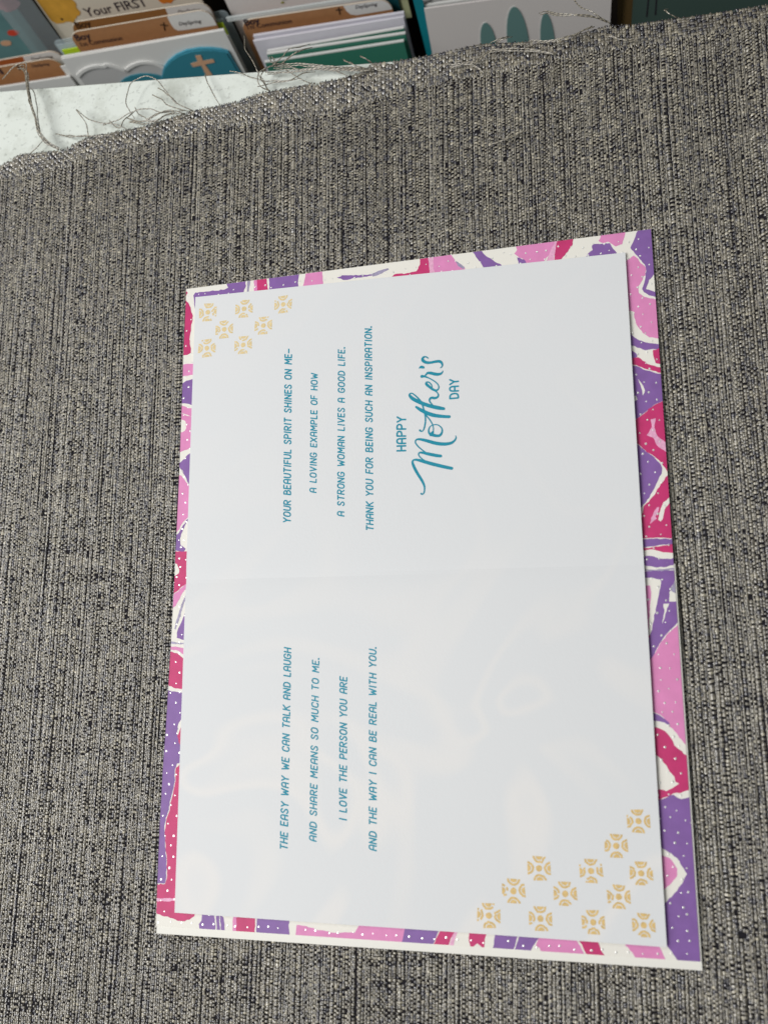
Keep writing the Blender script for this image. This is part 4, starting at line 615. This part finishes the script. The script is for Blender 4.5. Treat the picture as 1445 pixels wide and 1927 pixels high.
# rack body: back, floor and end walls of dark metal
rack = thing('card_rack', 'dark metal card rack holding the cards beyond the shelf', 'rack', rp(120, FLOOR-4, 20))
piece('back_panel', [(-170, FLOOR), (470, FLOOR), (470, 150), (-170, 150)], 62, 3, 'rack', rack)
V = [rp(-170, FLOOR-3, -45), rp(470, FLOOR-3, -45), rp(470, FLOOR-3, 65), rp(-170, FLOOR-3, 65), rp(-170, FLOOR-.5, -45), rp(470, FLOOR-.5, -45), rp(470, FLOOR-.5, 65), rp(-170, FLOOR-.5, 65)]
outward(mesh_obj('floor_panel', V, [(0, 1, 2, 3), (4, 5, 6, 7), (0, 1, 5, 4), (1, 2, 6, 5), (2, 3, 7, 6), (3, 0, 4, 7)], 'rack', rack))
piece('front_panel', [(-170, FLOOR), (470, FLOOR), (470, -70), (-170, -70)], -45, 2.5, 'rack', rack)
# -- pocket with the cloud card
t = standing('standing_card', 'white card with embossed clouds and a teal arch with peach cross', 'card', RK['cloud_a'], 0, 0.8, 'white_card', G_CARD)
for nm in ('cloudarc1', 'cloudarc2'):
    q = crom(RK[nm], 1.0); Vv, Ff = ribbon(q, [2.0]*len(q)); n = len(Vv)
    mb = MB(); mb.add([rp(a, b, -1.1) for a, b in Vv]+[rp(a, b, -.05) for a, b in Vv], Ff)
    for i in range(len(q)-1): mb.add([rp(*Vv[2*i], -1.1), rp(*Vv[2*i+2], -1.1), rp(*Vv[2*i+2], -.05), rp(*Vv[2*i], -.05)], [(0, 1, 2, 3)]); mb.add([rp(*Vv[2*i+1], -1.1), rp(*Vv[2*i+3], -1.1), rp(*Vv[2*i+3], -.05), rp(*Vv[2*i+1], -.05)], [(0, 1, 2, 3)])
    mesh_obj('cloud_rim', mb.v, mb.f, 'white_card', t)
dn = lambda l, h=60: l+[(l[-1][0], l[-1][1]-h), (l[0][0], l[0][1]-h)]
for nm in ('cloudarc1', 'cloudarc2'): piece('cloud_panel', dn([tuple(q_) for q_ in crom(RK[nm], 3.0)]), -.3, .25, 'cloud_grey', t)
piece('teal_hill', dn(RK['hill']), -1.0, .9, 'teal_card', t)
piece('arch_rim', dn(RK['arch']), -1.3, 1.2, 'teal_rim', t)
piece('teal_arch', dn(RK['arch_in']), -2.0, .65, 'teal_card', t)
piece('peach_cross', RK['cross1'], -2.3, .2, 'peach', t)
standing('standing_card', 'plain white card edge right behind the embossed cloud card', 'card', RK['cloud_b'], 2.2, 1.6, 'white_card', G_CARD)
standing('envelope', 'pale envelope corner sticking out behind the embossed cloud card', 'envelope', RK['cloud_env'], 6, .8, 'white_card', G_CARD)
def kraft_tab(label, top, off, white, material='kraft', wmat='white_card', left=True, h=None):
    t = thing('category_tab', label, 'tab', rp((top[0][0]+top[1][0])/2, FLOOR, off), G_TAB)
    (a0, b0), (a1, b1) = top; o = rounded(a0, b0, a1, b1, min(b0, b1)-FLOOR, 7.0, left=left)
    piece('panel', o, off, .7, material, t)
    # thin pale cut edge along the top
    e = [p for p in o[1:-1]]; mb = MB()
    for i in range(len(e)-1): mb.add([rp(*e[i], off-.03), rp(*e[i+1], off-.03), rp(e[i+1][0]*1.0, e[i+1][1]+.28, off+.35), rp(e[i][0], e[i][1]+.28, off+.35)], [(0, 1, 2, 3)])
    mesh_obj('cut_edge', mb.v, mb.f, 'cream_card', t)
    if white:
        d = np.array((a1-a0, b1-b0)); d /= np.linalg.norm(d); dnv = np.array((d[1], -d[0])); B = np.array((a1, b1))
        c = B-d*7+dnv*7; arc = [tuple(c+d*6.8*math.sin(x)-dnv*6.8*math.cos(x)) for x in [math.pi/2*k/5 for k in range(6)]]
        x0 = white[0][0]; f = (x0-a0)/(a1-a0); st = np.array((a0, b0))+(np.array((a1, b1))-np.array((a0, b0)))*f+dnv*.25
        yb = white[-1][1]; poly = [tuple(st)]+arc+[(arc[-1][0], yb)]+[tuple(p) for p in white[::-1]]
        printed(t, 'white_label', poly, off, wmat)
    return t
t = kraft_tab('brown tab reading Boy 1st Communion right behind the embossed cloud card', RK['tab1'], 10, RK['tab1w'])
text(t, 'lettering', 'Boy', RK['tab1boy'], 10, 'ink_dark', .03); text(t, 'lettering', '1st Communion', RK['tab1com'], 10, 'ink_dark', .012)
cross_mark(t, RK['tab1cross'], 10, .9); text(t, 'logo_lettering', 'DaySpring', RK['tab1logo'], 9.8, 'ink_dark', .01, .25)
t = kraft_tab('brown tab half hidden behind the one above the embossed cloud card', RK['tab2'], 16, RK['tab2w'], 'kraft_dark')
text(t, 'lettering', 'Boy', RK['tab2boy'], 16, 'ink_brown', .03); text(t, 'logo_lettering', 'DaySpring', RK['tab2logo'], 15.8, 'ink_brown', .01, .25)
standing('divider', 'chartreuse strip peeping out at both ends of the brown tab', 'divider', RK['green'], 12.5, .8, 'chartreuse')
standing('plastic_sleeve', 'clear plastic sleeve behind the chartreuse strip', 'sleeve', RK['sleeve1a'], 14, .5, 'clear', G_SLV)
standing('plastic_sleeve', 'bluish clear plastic pocket wider than the brown tabs in it', 'sleeve', RK['sleeve1b'], 19, .6, 'clear', G_SLV, 3)
f = RK['first']; x0 = (f[0][0]+f[1][0])/2-1
t = standing('standing_card', 'cream card reading Your FIRST with yellow flowers', 'card', [(x0, 52), (f[2][0], 50)], 26, 1.0, 'cream_card', G_CARD)
fc = RK['firstflower'][0]; fr = (RK['flowersize'][1][0]-RK['flowersize'][0][0])/2
printed(t, 'printed_flower', [(max(p[0], x0+.3), p[1]) for p in blob(fc, fr*1.05, fr*.9, 40, .05, 3, 9)], 26, 'yellow')
fc = RK['flower2'][0]; fr = fc[0]-RK['flower2'][1][0]
printed(t, 'printed_flower', blob((fc[0], fc[1]+4), fr, fr, 36, .05, 4, 8), 26, 'orange')
text(t, 'lettering', 'Your FIRST', RK['firsttext'], 26, 'ink_dark', .012)
printed(t, 'printed_dot', blob(RK['firstdot'][0], .9, .9, 10, .02), 26, 'ink_dark')
# -- pocket at the left
L0 = RK['left_card']; ext = lambda p: [(p[0][0]-58, p[0][1]), (p[1][0], p[1][1])]
standing('standing_card', 'white card at the left end of the rack, front of its pocket', 'card', ext(L0), 2, .8, 'white_card', G_CARD)
standing('envelope', 'white envelope edge behind the card at the left end', 'envelope', ext(RK['left_card2']), 4, 1.6, 'white_card', G_CARD)
t = kraft_tab('brown tab at the left end of the rack with a loose thread over it', ext(RK['ltab1']), 10, None)
text(t, 'logo_lettering', 'DaySpring', RK['ltab1logo'], 10, 'ink_dark', .015, .25); cross_mark(t, RK['ltab1cross'], 10, .8); text(t, 'lettering', 'n', RK['ltab1n'], 10, 'ink_dark', .04)
t = kraft_tab('orange and white tab behind the leftmost brown tab', ext(RK['ltab2']), 16, RK['ltab2w']+[[RK['ltab2w'][1][0]+2, RK['ltab2w'][1][1]-14]], 'orange_board')
text(t, 'logo_lettering', 'DaySpring', RK['ltab2logo'], 15.8, 'ink_brown', .01, .25)
te = RK['teal']
t = standing('standing_card', 'muted teal card with red and peach spots at the left end', 'card', [(te[0][0]-100, 46), (te[1][0], 45)], 27, 1, 'muted_teal', G_CARD)
s_ = RK['spot1']; printed(t, 'printed_spot', blob(s_[0], s_[0][0]-s_[1][0], 2.1, 20, .05, 8), 27, 'red')
s_ = RK['spot2']; printed(t, 'printed_spot', blob(s_[0], s_[0][0]-s_[1][0], 2.0, 20, .05, 9), 27, 'peach')
s_ = RK['mauve']; printed(t, 'printed_cloud', blob(s_[0], s_[0][0]-s_[1][0], 7, 30, .10, 10), 27, 'mauve')
ls = RK['lsleeve']
standing('plastic_sleeve', 'hazy clear sleeve beside the teal card at the left end', 'sleeve', [(te[1][0]-9, 40), (ls[1][0]+5, 40)], 23, .6, 'dim_clear', G_SLV)
# -- pocket with the dark green cards
for nm, off, lb in (('grn_c', -6, 'dark green card in front of its two twins'), ('grn_b', -3.6, 'middle one of the three dark green cards'), ('grn_a', -1.2, 'rearmost of the three dark green cards')):
    t = standing('standing_card', lb, 'card', RK[nm], off, .9, 'dark_green', G_CARD)
    (a0, b0), (a1, b1) = RK[nm]; piece('white_core', [(a0+.1, b0-.9), (a1-.1, b1-.9), (a1, b1+.7), (a0, b0+.7)], off+.05, 1.5, 'white_card', t)
standing('envelope', 'white envelope directly behind the dark green cards', 'envelope', RK['env1'], 2, 1.4, 'lilac_white', G_CARD)
standing('envelope', 'taller white envelope behind the one next to the dark green cards', 'envelope', RK['env2'], 5, 1.6, 'lilac_white', G_CARD)
t = kraft_tab('brown tab reading Boy 1st Communion above the dark green cards', RK['tab3'], 11, RK['tab3w'])
text(t, 'lettering', 'Boy', RK['tab3boy'], 11, 'ink_dark', .03); text(t, 'lettering', '1st Communion', RK['tab3com'], 11, 'ink_dark', .012)
cross_mark(t, RK['tab3cross'], 11, .9); text(t, 'logo_lettering', 'DaySpring', RK['tab3logo'], 10.8, 'ink_dark', .01, .25)
r1, r2_ = RK['rail'], RK['rail2']
t = thing('acrylic_rail', 'clear acrylic rail running above the second brown communion tab', 'rail', rp(r1[0][0], r1[0][1], 14))
for (p, h) in ((r1, .9), (r2_, 1.1)):
    ex_ = lambda q: (q[0][0], q[0][1], q[1][0]+40, q[1][1]+40*(q[1][1]-q[0][1])/(q[1][0]-q[0][0]))
    a0, b0, a1, b1 = ex_(p); piece('lip', [(a0, b0-h/2), (a1, b1-h/2), (a1, b1+h/2), (a0, b0+h/2)], 13, 1.0, 'clear_rail', t)
a0, b0, a1, b1 = ex_(r2_); c0, d0, c1, d1 = ex_(r1)
piece('web', [(a0, b0+.6), (a1, b1+.6), (c1, d1-.5), (c0, d0-.5)], 15, .8, 'faint_clear', t)
u = RK['upper']
t = standing('standing_card', 'grey white card with a faint floral print above the acrylic rail', 'card', [((u[0][0]+u[1][0])/2, 60), (u[2][0]+6, 58)], 22, 1, 'grey_card', G_CARD)
for i, (fa, fb, sz, mm_) in enumerate(((.42, -1, 7, 'smudge'), (.55, 3, 8, 'smudge'), (.75, 0, 6, 'smudge'), (.36, -7, 1.0, 'olive'), (.62, -1, 1.6, 'olive'), (.66, 1, 1.2, 'olive'))):
    a = u[1][0]+(u[2][0]-u[1][0])*fa; printed(t, 'printed_flower', blob((a, u[1][1]+9+fb), sz, sz*.7, 24, .12, 20+i, 5), 22-.03*i, mm_)
d_ = RK['dteal']; p_ = RK['pale']
t = standing('divider', 'deep teal divider with part of a pale green card right of the second communion tab', 'divider', [(d_[0][0]-6, 60), (d_[1][0], 60)], 15, .8, 'deep_teal')
piece('pale_card_stub', [(d_[1][0]-7, p_[2][1]-.5), (p_[1][0]-1.5, p_[2][1]-.5), (p_[1][0]-1.5, 58), (d_[1][0]-7, 58)], 16.5, .6, 'pale_green', t)  # pale card, cut off where it turns dark and hung on the divider
st = RK['stripe']
standing('divider', 'bright teal upright strip left of the pearl grey card', 'divider', [((st[0][0]+st[1][0])/2, 55), ((st[2][0]+st[3][0])/2+.2, 55)], 2, 1.0, 'bright_teal')
# -- pocket with the pearl grey card
ac = RK['arch_card']; at2 = RK['arch_top2']; slp = (at2[1][1]-at2[0][1])/(at2[1][0]-at2[0][0])
topc = [ac[0], (ac[1][0], ac[0][1]+slp*(ac[1][0]-ac[0][0]))]
t = standing('standing_card', 'pearl grey card with three dusty teal ovals', 'card', topc, 0, 1.0, 'grey_card', G_CARD)
for i in range(3):
    (ca, cb), (la, lb), (ra, rb) = RK['oval%d' % i]; hw = (ra-la)/2; hh = cb-lb
    for k, (g, mm_, oo) in enumerate(((1.0, 'white_card', -.05), (.93, 'oval_teal', -.25))):
        cen = ((la+ra)/2+(.25 if k else 0), lb)
        printed(t, 'oval_rim' if k == 0 else 'teal_oval', [(cen[0]+hw*g*math.cos(2*math.pi*j/32), cen[1]+(hh*(g if k == 0 else .985))*math.sin(2*math.pi*j/32)) for j in range(32)], oo, mm_)
for nm, off, lb in (('edge1', 3.0, 'card with pale edge right behind the pearl grey card'), ('edge2', 7, 'rearmost pale edged card behind the pearl grey card')):
    e = RK[nm]; s_ = (e[1][1]-e[0][1])/(e[1][0]-e[0][0]); tp = [e[0], (ac[1][0]-2, e[0][1]+s_*(ac[1][0]-2-e[0][0]))]
    t = standing('standing_card', lb, 'card', tp, off, 1.2, 'navy_card', G_CARD)
    (a0, b0), (a1, b1) = tp; piece('white_core', [(a0, b0-.8), (a1, b1-.8), (a1, b1+.7), (a0, b0+.7)], off-.15, 1.6, 'white_card', t)
b_ = RK['brown']
standing('divider', 'brown board right of the pearl grey card', 'divider', [(b_[0][0], 55), (b_[1][0]-.3, 55)], 8, 1, 'brown_board')
dk = RK['dark']
t = standing('standing_card', 'dusky teal card with two dashed lines at the right end', 'card', [((dk[0][0]+dk[1][0])/2, 55), (dk[0][0]+100, 52)], 5, 1, 'dusk_teal', G_CARD)
for nm in ('dash1', 'dash2'):
    A = np.array(RK[nm][0]); B = np.array(RK[nm][1]); A = A+(A-B)*1.6
    n = 26; strokes(t, 'dashed_line', [[tuple(A+(B-A)*(i/n)), tuple(A+(B-A)*((i+.5)/n))] for i in range(n)], 5, .7, 'ink_dark')
for o in bpy.data.objects:
    if '_base' in o: del o['_base']
